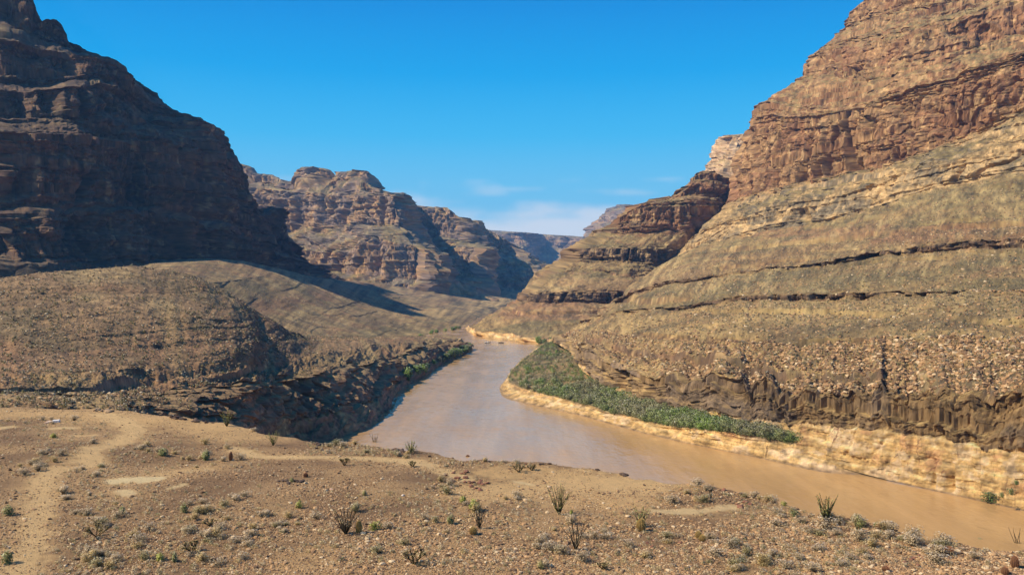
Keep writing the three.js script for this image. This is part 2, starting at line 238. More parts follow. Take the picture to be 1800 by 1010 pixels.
// ---------------------------------------------------------------- river
{
  const left = [[-420, 40], [-330, 180], [-210, 330], [-150, 440], [-125, 520], [-140, 690], [-120, 900], [-110, 1150], [-190, 1420], [-180, 1800], [-160, 2300], [-60, 2700]];
  const right = [[60, 2700], [30, 2200], [40, 1700], [120, 1300], [110, 1000], [110, 750], [140, 560], [190, 420], [270, 300], [420, 180], [900, 60], [900, 30], [0, 30]];
  const s = new THREE.Shape([...left, ...right].map(([x, d]) => new THREE.Vector2(x, d)));
  const g = new THREE.ShapeGeometry(s); g.rotateX(-Math.PI / 2);
  const p = g.attributes.position, u = new Float32Array(p.count * 2); for (let i = 0; i < p.count; i++) { u[i * 2] = p.getX(i) / 70; u[i * 2 + 1] = p.getZ(i) / 110; } g.setAttribute('uv', new THREE.BufferAttribute(u, 2));
  const water = new THREE.MeshPhysicalMaterial({ name: 'muddy water', color: new THREE.Color().setRGB(0.49, 0.295, 0.125), roughness: 0.42, ior: 1.33, specularIntensity: 0.55 });
  water.roughnessMap = grainTexture(512, [[3, 0.9], [8, 0.6], [21, 0.35]], 21, 0.5, 0.42);
  { const silt = grainTexture(512, [[4, 0.8], [11, 0.6], [29, 0.4], [70, 0.25]], 31, 0.16, 0.9); silt.repeat.set(1.5, 0.2); water.map = silt; }
  water.bumpMap = grainTexture(1024, [[7, 0.8], [19, 0.6], [46, 0.4], [110, 0.22], [240, 0.12]], 11, 0.55); water.bumpScale = 0.3;
  addTop(new THREE.Mesh(g, water), 'river', 'wide muddy brown river bending through the canyon', 'river', undefined, 'structure');
}
// ---------------------------------------------------------------- far mesas
loft({ name: 'far_mesa', label: 'flat topped hazy blue mesa closing the canyon at its far end', category: 'mesa', seed: 71, dens: 0.7, amp: 2.2, rows: [
  { k: 'slope', c: 'mauve', p: [[780, 500, 8200], [860, 500, 8300], [915, 502, 8000], [960, 500, 8300], [1000, 500, 8200], [1040, 500, 7800], [1100, 500, 7600]] },
  { k: 'ledgy', c: 'mauve', p: [[780, 475, 8700], [860, 478, 8800], [915, 484, 8300], [960, 482, 8900], [1000, 478, 8700], [1040, 475, 8400], [1100, 475, 8300]] },
  { k: 'slope', c: 'mauve', p: [[780, 452, 8900], [860, 450, 9000], [915, 452, 8500], [960, 458, 9200], [1000, 455, 9000], [1040, 452, 8700], [1100, 450, 8600]] },
  { k: 'cliff', c: 'mauve', p: [[780, 433, 9200], [860, 430, 9300], [915, 431, 8900], [960, 435, 9700], [1000, 436, 9400], [1040, 436, 9100], [1100, 436, 9000]] },
  { k: 'flat', c: 'mauve', p: [[780, 404, 9300], [860, 407, 9400], [915, 408, 9000], [960, 412, 9800], [1000, 414, 9500], [1040, 417, 9200], [1100, 418, 9100]] },
  { k: 'flat', c: 'mauve', p: [[780, 400, 11300], [860, 404, 11400], [915, 408, 11000], [960, 412, 11800], [1000, 414, 11500], [1040, 417, 11200], [1100, 418, 11100]] },
] });
const ridgeRows = [
  { k: 'slope', c: 'mauve', p: [[980, 478, 6900], [965, 492, 5600], [1010, 500, 5000], [1080, 500, 4700], [1180, 500, 4500]] },
  { k: 'ledgy', c: 'mauve', p: [[990, 468, 7000], [985, 474, 5800], [1020, 470, 5300], [1090, 465, 5000], [1190, 460, 4800]] },
  { k: 'cliff', c: 'mauve', p: [[1015, 448, 7100], [1012, 450, 5950], [1045, 440, 5500], [1100, 432, 5200], [1200, 430, 5000]] },
  { k: 'ledgy', c: 'mauve', p: [[1030, 418, 7150], [1028, 418, 6000], [1056, 410, 5600], [1105, 404, 5300], [1200, 402, 5100]] },
  { k: 'cliff', c: 'mauve', p: [[1045, 402, 7200], [1043, 400, 6100], [1068, 390, 5800], [1112, 384, 5500], [1205, 384, 5300]] },
  { k: 'ledgy', c: 'mauve', p: [[1058, 384, 7250], [1058, 382, 6150], [1080, 370, 5850], [1118, 370, 5550], [1205, 374, 5350]] },
  { k: 'flat', c: 'mauve', p: [[1075, 366, 7300], [1076, 364, 6250], [1095, 359, 6000], [1130, 363, 5700], [1210, 368, 5500]] },
  { k: 'flat', c: 'mauve', p: [[1080, 366, 8300], [1080, 364, 7250], [1100, 359, 7000], [1135, 363, 6700], [1215, 368, 6500]] },
];
for (const r of ridgeRows) r.p = r.p.map(([a, b, d]) => [a, b, d * 1.5]);
loft({ name: 'far_ridge', label: 'hazy mauve stepped ridge climbing behind the red spur', category: 'ridge', seed: 33, dens: 0.7, amp: 2, rows: ridgeRows });
loft({ name: 'pale_butte', label: 'pale pink cliff headland rising behind the red spur against the sky', category: 'cliff', seed: 12, dens: 0.8, rows: [
  { k: 'slope', c: 'pinkcliff', p: [[1240, 440, 3500], [1230, 440, 3000], [1290, 440, 2700], [1350, 440, 2700], [1440, 440, 2800]] },
  { k: 'cliff', c: 'pinkcliff', p: [[1256, 312, 3720], [1249, 312, 3250], [1285, 318, 2960], [1350, 315, 2960], [1440, 310, 3060]] },
  { k: 'slope', c: 'pinkcliff', p: [[1260, 282, 3740], [1253, 282, 3300], [1288, 290, 3020], [1350, 288, 3020], [1440, 280, 3100]] },
  { k: 'cliff', c: 'pinkcliff', p: [[1266, 274, 3760], [1257, 275, 3340], [1290, 280, 3080], [1350, 275, 3080], [1440, 270, 3140]] },
  { k: 'flat', c: 'pinkcliff', p: [[1276, 245, 3800], [1272, 243, 3400], [1294, 238, 3150], [1350, 234, 3150], [1440, 228, 3200]] },
  { k: 'flat', c: 'pinkcliff', p: [[1280, 238, 4300], [1278, 237, 3900], [1300, 236, 3700], [1355, 233, 3700], [1445, 228, 3700]] },
] });
// ---------------------------------------------------------------- massif across the river on the left
const massifRows = [
  { k: 'slope', c: 'talus', p: [[330, 530, 1900], [450, 525, 1950], [520, 525, 2000], [590, 530, 2000], [660, 535, 2050], [725, 542, 2150], [765, 538, 2550], [800, 546, 2250], [862, 552, 2300], [882, 542, 2800], [908, 538, 2900], [938, 530, 3100], [965, 525, 3600], [990, 520, 4400]] },
  { k: 'ledgy', c: 'mauve', p: [[330, 490, 2200], [450, 488, 2250], [530, 488, 2250], [590, 500, 2250], [650, 508, 2300], [715, 512, 2400], [776, 512, 3000], [800, 498, 2600], [848, 520, 2700], [872, 518, 3300], [900, 510, 3350], [932, 508, 3400], [965, 505, 4000], [990, 502, 4800]] },
  { k: 'cliff', c: 'mauve', p: [[330, 470, 2350], [450, 468, 2380], [540, 470, 2380], [600, 478, 2400], [655, 483, 2420], [738, 490, 2450], [772, 490, 3120], [800, 484, 2900], [842, 488, 2900], [868, 490, 3500], [902, 490, 3500], [935, 492, 3550], [966, 492, 4200], [992, 494, 5000]] },
  { k: 'ledgy', c: 'mauve', p: [[330, 430, 2400], [450, 432, 2430], [540, 440, 2420], [590, 442, 2450], [655, 418, 2500], [730, 432, 2520], [765, 450, 3180], [790, 432, 3000], [832, 435, 3000], [862, 455, 3580], [898, 465, 3600], [930, 470, 3650], [966, 480, 4300], [992, 486, 5200]] },
  { k: 'cliff', c: 'mauve', p: [[330, 395, 2700], [440, 398, 2700], [500, 392, 2720], [560, 398, 2720], [615, 390, 2740], [703, 396, 2700], [757, 410, 3300], [790, 415, 3250], [826, 424, 3250], [850, 425, 3750], [885, 440, 3850], [915, 450, 3900], [960, 472, 4600], [992, 480, 5500]] },
  { k: 'slope', c: 'mauve', p: [[330, 320, 2730], [440, 330, 2740], [490, 335, 2760], [555, 340, 2760], [600, 338, 2830], [694, 340, 2740], [735, 364, 3350], [785, 368, 3310], [815, 388, 3310], [838, 396, 3800], [872, 410, 3930], [900, 428, 3980], [945, 462, 4700], [990, 474, 5700]] },
  { k: 'lowcliff', c: 'mauve', sky: SKY_MASSIF, skyDrop: 15, p: [[330, 300, 2850], [430, 305, 2850], [478, 316, 2900], [550, 318, 2880], [622, 316, 2900], [680, 336, 2850], [725, 360, 3420], [780, 366, 3360], [812, 386, 3360], [836, 393, 3850], [868, 407, 3980], [896, 426, 4030], [942, 460, 4800], [990, 472, 5800]] },
  { k: 'flat', c: 'mauve', sky: SKY_MASSIF, p: [[330, 284, 2870], [425, 288, 2870], [474, 310, 2930], [552, 293, 2900], [622, 297, 2920], [660, 328, 2900], [722, 357, 3440], [775, 363, 3380], [810, 383, 3380], [834, 391, 3870], [866, 404, 4000], [894, 424, 4050], [940, 458, 4850], [990, 471, 5850]] },
  { k: 'flat', c: 'mauve', sky: SKY_MASSIF, skyDrop: 4, p: [[330, 284, 3370], [425, 288, 3370], [476, 312, 3430], [556, 298, 3400], [626, 302, 3400], [665, 332, 3400], [724, 358, 3940], [777, 364, 3880], [812, 384, 3880], [836, 392, 4370], [868, 405, 4500], [896, 425, 4550], [942, 459, 5350], [992, 472, 6350]] },
];
{ const back = [900, 700, 520, 330, 130, 0, 100, 60, 0, 100, 60, 0, 0, 0]; for (const r of massifRows) r.p = r.p.map((q, k) => [q[0], q[1], q[2] * 1.24 + back[k]]); }
loft({ name: 'massif', label: 'sunlit mauve brown massif of stepped cliffs and buttresses beyond the left wall', category: 'mountain', seed: 5, dens: 0.7, lf: 40, amp: 1.6, rows: massifRows });

// ---------------------------------------------------------------- left wall, in its own shade
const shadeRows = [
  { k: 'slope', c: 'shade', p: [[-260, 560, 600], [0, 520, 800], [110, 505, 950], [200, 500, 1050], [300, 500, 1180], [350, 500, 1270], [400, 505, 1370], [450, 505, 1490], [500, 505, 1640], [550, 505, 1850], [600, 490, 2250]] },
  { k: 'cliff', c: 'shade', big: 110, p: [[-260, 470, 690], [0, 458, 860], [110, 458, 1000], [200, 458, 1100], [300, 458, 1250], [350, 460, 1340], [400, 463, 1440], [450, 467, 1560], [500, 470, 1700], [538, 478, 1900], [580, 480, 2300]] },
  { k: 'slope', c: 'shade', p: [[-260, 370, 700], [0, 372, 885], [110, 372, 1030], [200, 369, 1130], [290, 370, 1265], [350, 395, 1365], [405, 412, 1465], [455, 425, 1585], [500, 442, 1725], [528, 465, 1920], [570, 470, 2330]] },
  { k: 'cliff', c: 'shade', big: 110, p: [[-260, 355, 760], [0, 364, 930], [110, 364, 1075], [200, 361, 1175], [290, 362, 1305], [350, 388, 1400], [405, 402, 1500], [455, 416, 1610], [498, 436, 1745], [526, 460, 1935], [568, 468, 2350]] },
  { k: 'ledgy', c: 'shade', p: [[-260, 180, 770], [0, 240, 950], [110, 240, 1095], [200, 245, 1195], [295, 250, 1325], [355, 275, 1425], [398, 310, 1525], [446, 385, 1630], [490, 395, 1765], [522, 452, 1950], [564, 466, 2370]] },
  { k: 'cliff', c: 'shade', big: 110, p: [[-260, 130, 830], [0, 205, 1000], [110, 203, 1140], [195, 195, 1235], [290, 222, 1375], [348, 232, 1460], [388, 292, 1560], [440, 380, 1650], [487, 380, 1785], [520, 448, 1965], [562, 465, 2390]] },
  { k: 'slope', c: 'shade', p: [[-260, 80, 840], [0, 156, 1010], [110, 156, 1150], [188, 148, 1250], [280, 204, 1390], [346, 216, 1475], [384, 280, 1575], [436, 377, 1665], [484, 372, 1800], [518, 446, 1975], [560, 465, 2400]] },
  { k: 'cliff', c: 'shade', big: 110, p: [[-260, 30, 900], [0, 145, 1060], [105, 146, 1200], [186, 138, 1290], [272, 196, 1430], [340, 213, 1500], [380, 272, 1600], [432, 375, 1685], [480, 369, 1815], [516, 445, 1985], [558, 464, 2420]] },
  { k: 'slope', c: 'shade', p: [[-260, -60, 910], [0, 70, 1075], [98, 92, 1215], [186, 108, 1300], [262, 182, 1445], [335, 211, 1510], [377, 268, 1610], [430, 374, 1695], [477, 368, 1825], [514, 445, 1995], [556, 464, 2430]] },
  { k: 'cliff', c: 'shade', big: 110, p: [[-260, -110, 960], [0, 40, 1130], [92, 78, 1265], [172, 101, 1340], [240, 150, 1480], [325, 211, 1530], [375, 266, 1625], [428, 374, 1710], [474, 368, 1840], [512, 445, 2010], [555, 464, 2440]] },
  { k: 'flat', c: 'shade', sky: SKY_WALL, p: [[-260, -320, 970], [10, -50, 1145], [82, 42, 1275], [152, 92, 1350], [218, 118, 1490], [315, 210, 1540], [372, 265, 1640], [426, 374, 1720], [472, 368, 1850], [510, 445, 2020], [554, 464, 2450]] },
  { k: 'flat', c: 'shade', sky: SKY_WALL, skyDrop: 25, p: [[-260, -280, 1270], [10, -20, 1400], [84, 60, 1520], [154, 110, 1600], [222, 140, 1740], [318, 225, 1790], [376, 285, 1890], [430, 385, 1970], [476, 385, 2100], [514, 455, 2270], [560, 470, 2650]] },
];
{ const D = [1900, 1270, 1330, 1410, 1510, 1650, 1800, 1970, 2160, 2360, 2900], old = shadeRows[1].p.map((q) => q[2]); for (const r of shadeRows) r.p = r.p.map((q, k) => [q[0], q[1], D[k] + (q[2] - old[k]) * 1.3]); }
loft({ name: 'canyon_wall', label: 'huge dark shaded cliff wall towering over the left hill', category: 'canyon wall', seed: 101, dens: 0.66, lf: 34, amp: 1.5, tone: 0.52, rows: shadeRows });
// ---------------------------------------------------------------- apron of the left wall, down to the river
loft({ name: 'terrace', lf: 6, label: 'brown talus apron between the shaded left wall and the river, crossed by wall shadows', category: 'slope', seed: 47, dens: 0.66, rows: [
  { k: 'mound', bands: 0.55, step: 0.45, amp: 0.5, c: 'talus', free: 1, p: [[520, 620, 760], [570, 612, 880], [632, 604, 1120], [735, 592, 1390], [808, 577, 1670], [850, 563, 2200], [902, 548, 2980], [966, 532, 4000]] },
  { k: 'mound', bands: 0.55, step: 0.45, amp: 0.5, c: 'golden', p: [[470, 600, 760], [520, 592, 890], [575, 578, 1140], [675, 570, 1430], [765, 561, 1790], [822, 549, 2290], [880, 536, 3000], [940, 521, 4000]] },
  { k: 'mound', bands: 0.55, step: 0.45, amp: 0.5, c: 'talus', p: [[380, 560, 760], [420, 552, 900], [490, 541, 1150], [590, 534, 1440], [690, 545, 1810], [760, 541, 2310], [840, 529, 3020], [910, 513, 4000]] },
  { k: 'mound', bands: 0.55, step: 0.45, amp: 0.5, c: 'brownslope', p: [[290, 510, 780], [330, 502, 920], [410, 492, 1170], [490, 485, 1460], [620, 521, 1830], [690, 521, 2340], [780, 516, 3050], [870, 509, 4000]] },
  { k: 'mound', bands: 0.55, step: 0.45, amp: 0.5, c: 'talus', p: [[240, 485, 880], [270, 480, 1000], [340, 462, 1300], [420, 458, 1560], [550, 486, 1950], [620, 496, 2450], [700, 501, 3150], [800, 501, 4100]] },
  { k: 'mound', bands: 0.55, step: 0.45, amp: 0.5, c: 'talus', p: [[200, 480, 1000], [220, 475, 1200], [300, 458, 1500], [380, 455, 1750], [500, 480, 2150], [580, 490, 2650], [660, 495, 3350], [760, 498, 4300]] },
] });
// ---------------------------------------------------------------- red spur across the river, right of the far bend
loft({ name: 'red_spur', lf: 16, label: 'red banded spur with dark cliff bands above the far river bend', category: 'ridge', seed: 63, dens: 0.75, amp: 1.05, rows: [
  { k: 'bank', c: 'sand', hard: 1, blk: 2.5, streak: 0.1, scars: 0.3, p: [[815, 577, 1680], [829, 586, 1481], [880, 597, 1304], [950, 604, 1212], [1040, 612, 1121], [1150, 605, 1300]] },
  { k: 'slope', c: 'talus', p: [[822, 572, 1700], [832, 577, 1500], [880, 584, 1330], [950, 592, 1240], [1040, 597, 1240], [1150, 592, 1450]] },
  { k: 'slope', c: 'brownslope', p: [[880, 550, 1900], [885, 551, 1590], [935, 555, 1460], [1000, 558, 1400], [1070, 562, 1400], [1160, 560, 1600]] },
  { k: 'lowcliff', c: 'darkband', big: 60, p: [[945, 527, 2050], [924, 529, 1680], [980, 531, 1600], [1040, 530, 1560], [1100, 533, 1580], [1180, 535, 1750]] },
  { k: 'slope', c: 'brownslope', p: [[955, 514, 2060], [932, 512, 1690], [985, 511, 1610], [1040, 509, 1570], [1100, 511, 1590], [1180, 512, 1760]] },
  { k: 'ledgy', c: 'talus', p: [[985, 485, 2150], [968, 482, 1770], [1015, 485, 1720], [1070, 487, 1690], [1120, 490, 1700], [1195, 490, 1850]] },
  { k: 'lowcliff', c: 'darkband', big: 60, p: [[1030, 455, 2250], [1024, 454, 1850], [1060, 457, 1820], [1112, 457, 1800], [1155, 462, 1810], [1220, 465, 1950]] },
  { k: 'slope', c: 'talus', p: [[1042, 433, 2260], [1036, 432, 1860], [1070, 433, 1830], [1117, 433, 1810], [1160, 436, 1820], [1225, 440, 1960]] },
  { k: 'cliff', c: 'redcliff', p: [[1085, 410, 2350], [1074, 408, 1950], [1105, 410, 1920], [1147, 407, 1890], [1192, 404, 1890], [1262, 405, 2030]] },
  { k: 'ledgy', c: 'redcliff', p: [[1110, 380, 2370], [1096, 381, 1965], [1128, 362, 1935], [1166, 355, 1910], [1207, 352, 1920], [1272, 355, 2060]] },
  { k: 'cliff', c: 'redcliff', p: [[1150, 362, 2480], [1142, 356, 2030], [1166, 352, 2010], [1196, 345, 2000], [1226, 340, 2020], [1285, 342, 2150]] },
  { k: 'flat', c: 'redcliff', sky: SKY_SPUR, p: [[1180, 352, 2600], [1178, 346, 2070], [1198, 338, 2050], [1214, 306, 2060], [1243, 301, 2090], [1298, 320, 2250]] },
  { k: 'flat', c: 'redcliff', sky: SKY_SPUR, skyDrop: 10, p: [[1190, 360, 3000], [1190, 355, 2470], [1210, 345, 2450], [1226, 320, 2450], [1255, 312, 2490], [1310, 330, 2650]] },
] });
// ---------------------------------------------------------------- right wall
const ext = (p, f = 0.9) => { const A = new THREE.Vector3(...at(...p[0])), B = new THREE.Vector3(...at(...p[1])), d = A.clone().sub(B).multiplyScalar(f).add(A); const dd = Math.max(60, -d.z); return [[CX + (d.x / dd) * F, CY - (d.y - EYE) / dd * F, dd], ...p]; };
const rightRows = [
  { lf: 1.2, k: 'block', c: 'sand', hard: 1, amp: 0.32, scars: 0, big: 30, joint: 1.1, streak: 0.06, rough: 0.7, ya: 1.2, blk: 4, p: [[1800, 897, 306], [1640, 862, 336], [1450, 812, 381], [1300, 750, 426], [1150, 714, 500], [1060, 677, 609], [1020, 642, 767], [998, 614, 967], [975, 601, 1085], [990, 594, 1350]] },
  { lf: 1.2, k: 'block', c: 'basalt', hard: 1, jag: 2.2, blk: 3.6, amp: 1.0, big: 16, joint: 0.36, scars: 0.4, p: [[1800, 795, 316], [1640, 768, 347], [1450, 746, 394], [1300, 735, 433], [1150, 706, 505], [1060, 670, 614], [1020, 637, 772], [996, 611, 972], [976, 599, 1090], [992, 593, 1355]] },
  { lf: 1.5, k: 'rubble', c: 'rubble', jag: 5, blk: 2.5, p: [[1800, 690, 323], [1640, 688, 354], [1450, 682, 401], [1300, 670, 440], [1150, 652, 512], [1060, 626, 621], [1020, 605, 779], [1000, 596, 979], [984, 593, 1097], [1000, 590, 1362]] },
  { lf: 4, k: 'slope', c: 'golden', step: 0.45, p: [[1800, 590, 380], [1640, 592, 412], [1450, 595, 460], [1300, 590, 505], [1190, 588, 590], [1100, 585, 710], [1045, 582, 860], [1015, 582, 1030], [998, 583, 1130], [1020, 583, 1400]] },
  { lf: 7, k: 'lowcliff', c: 'darkband', big: 30, joint: 0.5, jag: 1.2, blk: 5, p: [[1800, 510, 520], [1640, 515, 570], [1450, 525, 640], [1300, 530, 700], [1210, 540, 760], [1130, 545, 850], [1080, 550, 960], [1048, 557, 1090], [1026, 565, 1190], [1050, 570, 1450]] },
  { lf: 7, k: 'slope', c: 'talus', p: [[1800, 508, 522.24], [1640, 512, 572.36], [1450, 515, 643.2], [1300, 519, 703.32], [1210, 534, 762.72], [1130, 543, 852.24], [1080, 548, 962.24], [1048, 555, 1092.24], [1026, 563, 1192.24], [1050, 568, 1452.24]] },
  { lf: 9, k: 'lowcliff', c: 'darkband', big: 30, joint: 0.5, jag: 1.2, blk: 5, p: [[1800, 432, 720], [1640, 440, 790], [1450, 465, 880], [1300, 480, 960], [1220, 492, 1010], [1160, 503, 1080], [1115, 515, 1140], [1085, 530, 1210], [1062, 543, 1270], [1100, 550, 1550]] },
  { lf: 9, k: 'slope', c: 'brownslope', jag: 1.2, p: [[1800, 417, 723.8], [1640, 427, 793.56], [1450, 458, 882.84], [1300, 477, 962.36], [1220, 487, 1012.6], [1160, 495, 1082.96], [1115, 511, 1142.48], [1085, 528, 1212.24], [1062, 541, 1272.24], [1100, 548, 1552.24]] },
  { lf: 9, k: 'slope', c: 'talus', p: [[1800, 381, 852.48], [1640, 391, 933.08], [1460, 427, 1072.36], [1320, 441, 1182.72], [1245, 452, 1282.96], [1190, 462, 1362.72], [1155, 475, 1412.36], [1125, 488, 1462.24], [1105, 505, 1502.24], [1150, 513, 1802.24]] },
  { lf: 10, k: 'cliff', c: 'greycliff', amp: 0.6, p: [[1800, 300, 1050], [1640, 332, 1180], [1480, 382, 1400], [1350, 405, 1580], [1285, 420, 1680], [1240, 430, 1740], [1215, 440, 1770], [1190, 452, 1790], [1168, 466, 1810], [1220, 475, 2150]] },
  { lf: 9, k: 'ledgy', c: 'greycliff', p: [[1800, 256, 1085], [1640, 292, 1205], [1480, 345, 1420], [1350, 368, 1600], [1300, 384, 1700], [1265, 396, 1765], [1245, 405, 1795], [1222, 416, 1820], [1205, 430, 1840], [1260, 440, 2200]] },
  { lf: 9, k: 'cliff', c: 'cliff', amp: 1.25, p: [[1800, 192, 1200], [1640, 264, 1330], [1480, 304, 1530], [1390, 325, 1680], [1355, 333, 1760], [1330, 340, 1820], [1316, 344, 1860], [1306, 348, 1890], [1298, 353, 1920], [1330, 360, 2300]] },
  { lf: 9, k: 'ledgy', c: 'cliff', blk: 10, p: [[1800, 92, 1235], [1640, 146, 1360], [1480, 196, 1560], [1395, 198, 1710], [1375, 184, 1790], [1356, 180, 1850], [1349, 180, 1890], [1345, 181, 1920], [1341, 183, 1950], [1375, 190, 2330]] },
  { lf: 9, k: 'cliff', c: 'cliff', amp: 0.8, p: [[1790, 60, 1430], [1640, 102, 1500], [1525, 125, 1660], [1465, 118, 1790], [1444, 122, 1850], [1434, 126, 1895], [1428, 128, 1925], [1423, 129, 1950], [1419, 132, 1980], [1445, 140, 2350]] },
  { lf: 9, k: 'ledgy', c: 'cliff', blk: 10, p: [[1775, 5, 1465], [1640, 50, 1535], [1535, 72, 1695], [1475, 80, 1820], [1452, 86, 1880], [1442, 90, 1925], [1436, 92, 1955], [1431, 95, 1980], [1427, 98, 2010], [1450, 105, 2380]] },
  { lf: 9, k: 'cliff', c: 'cliff', amp: 0.8, p: [[1760, -30, 1700], [1650, 5, 1720], [1590, 15, 1800], [1545, 24, 1890], [1524, 31, 1950], [1510, 36, 1990], [1503, 39, 2010], [1497, 41, 2030], [1492, 44, 2060], [1512, 55, 2420]] },
  { lf: 9, k: 'flat', c: 'cliff', p: [[1750, -170, 1720], [1660, -120, 1740], [1600, -50, 1830], [1555, -30, 1920], [1532, -12, 1980], [1518, 0, 2015], [1510, 6, 2040], [1504, 12, 2060], [1499, 20, 2090], [1518, 30, 2450]] },
  { lf: 9, k: 'flat', c: 'cliff', p: [[1750, -120, 2220], [1660, -80, 2240], [1605, -30, 2330], [1560, -15, 2420], [1540, 0, 2480], [1526, 8, 2515], [1518, 14, 2540], [1512, 20, 2560], [1508, 28, 2590], [1530, 40, 2850]] },
];
for (const r of rightRows) r.p = ext(r.p, r.k === 'bank' ? 1.2 : 0.9);
loft({ name: 'canyon_wall', label: 'sunlit orange cliff wall with long talus slopes on the right bank', category: 'canyon wall', seed: 17, dens: 0.62, rows: rightRows });
loft({ name: 'back_wall', label: 'red cliff behind a shaded notch at the top of the right wall', category: 'cliff', seed: 88, dens: 0.6, rows: [
  { k: 'cliff', c: 'cliff', p: [[1700, 140, 1950], [1760, 130, 1800], [1800, 110, 1700], [1900, 80, 1650], [2100, 60, 1600]] },
  { k: 'slope', c: 'cliff', p: [[1700, 20, 1990], [1762, 0, 1830], [1805, -10, 1730], [1900, -30, 1680], [2100, -60, 1630]] },
  { k: 'cliff', c: 'cliff', p: [[1700, 0, 2050], [1765, -30, 1900], [1810, -50, 1800], [1900, -60, 1750], [2100, -90, 1700]] },
  { k: 'flat', c: 'cliff', p: [[1700, -150, 2080], [1770, -160, 1930], [1815, -190, 1830], [1900, -190, 1780], [2100, -220, 1730]] },
] });
// ---------------------------------------------------------------- sand bench on the inside of the bend
const bench = loft({ name: 'riverbank', lf: 1.0, label: 'pale sandy cut bank with a flat green bench on the inside of the river bend', category: 'riverbank', seed: 9, dens: 0.7, amp: 0.8, rows: [
  { k: 'bank', c: 'sand', hard: 1, blk: 2.5, streak: 0.1, scars: 0.3, p: [[1560, 834, 364], W(1470, 832, 0), W(1340, 806, 0), W(1160, 768, 0), W(1000, 725, 0), W(930, 710, 0), W(890, 700, 0), W(879, 688, 0), W(890, 665, 0), W(905, 645, 0), W(930, 622, 0), W(960, 604, 0)] },
  { k: 'flat', c: 'talus', p: [[1560, 805, 372], [1470, 788, 391], W(1340, 768, 9), W(1160, 743, 6), W(1000, 702, 6), W(935, 688, 6), W(905, 675, 5.6), W(894, 665, 4.6), W(900, 650, 3.6), W(915, 635, 3), W(940, 616, 2.5), W(965, 600, 2.2)] },
  { k: 'flat', c: 'talus', p: [[1560, 780, 400], [1470, 765, 410], W(1330, 752, 11), W(1190, 722, 11), W(1090, 684, 10.5), W(1070, 672, 10), W(1055, 660, 9.5), W(1042, 650, 9), W(1032, 640, 8), W(1018, 625, 7), W(1006, 612, 6), W(992, 602, 4)] },
] });
// ---------------------------------------------------------------- left hill and the rocky shore below it
const hill = loft({ name: 'hill', lf: 2, label: 'low rounded brown hill strewn with boulders, falling to a dark rocky shore', category: 'hill', seed: 29, dens: 0.72, rows: [
  { k: 'rubble', c: 'shore', p: [[-260, 800, 190], [0, 775, 200], [150, 775, 220], [280, 775, 265], [420, 785, 330], [520, 790, 420], [612, 766, 460], [712, 682, 678], [775, 644, 863], [833, 615, 1090]] },
  { k: 'block', c: 'shore', big: 24, joint: 0.6, blk: 3.2, amp: 1.1, jag: 2, scars: 0.5, p: [[-260, 735, 225], [0, 718, 235], [150, 722, 255], [280, 722, 300], [410, 735, 350], [500, 735, 422], [592, 722, 472], [702, 662, 687], [768, 632, 872], [829, 608, 1098]] },
  { k: 'rubble', c: 'shore', p: [[-260, 690, 270], [0, 685, 280], [150, 690, 300], [280, 690, 335], [400, 676, 380], [480, 668, 440], [558, 652, 505], [680, 630, 712], [748, 607, 893], [818, 599, 1115]] },
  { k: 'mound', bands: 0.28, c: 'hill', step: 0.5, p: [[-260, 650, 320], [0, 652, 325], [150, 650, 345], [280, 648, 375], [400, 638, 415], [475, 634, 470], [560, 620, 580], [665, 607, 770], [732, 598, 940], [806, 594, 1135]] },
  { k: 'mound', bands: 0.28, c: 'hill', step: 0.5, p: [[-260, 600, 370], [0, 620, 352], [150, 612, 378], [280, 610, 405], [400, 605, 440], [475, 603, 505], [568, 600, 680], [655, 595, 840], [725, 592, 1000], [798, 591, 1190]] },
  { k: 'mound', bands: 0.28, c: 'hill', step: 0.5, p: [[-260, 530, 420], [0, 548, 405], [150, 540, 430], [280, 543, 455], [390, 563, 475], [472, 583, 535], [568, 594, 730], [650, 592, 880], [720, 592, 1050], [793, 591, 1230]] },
  { k: 'flat', c: 'hill', p: [[-260, 500, 470], [0, 488, 470], [130, 474, 520], [265, 470, 560], [360, 492, 565], [450, 545, 580], [560, 590, 770], [645, 591, 910], [718, 592, 1090], [790, 591, 1260]] },
  { k: 'flat', c: 'hill', p: [[-260, 540, 600], [0, 525, 600], [130, 510, 650], [265, 505, 690], [370, 525, 720], [460, 575, 720], [568, 607, 880], [650, 604, 1010], [722, 600, 1180], [792, 596, 1300]] },
] });

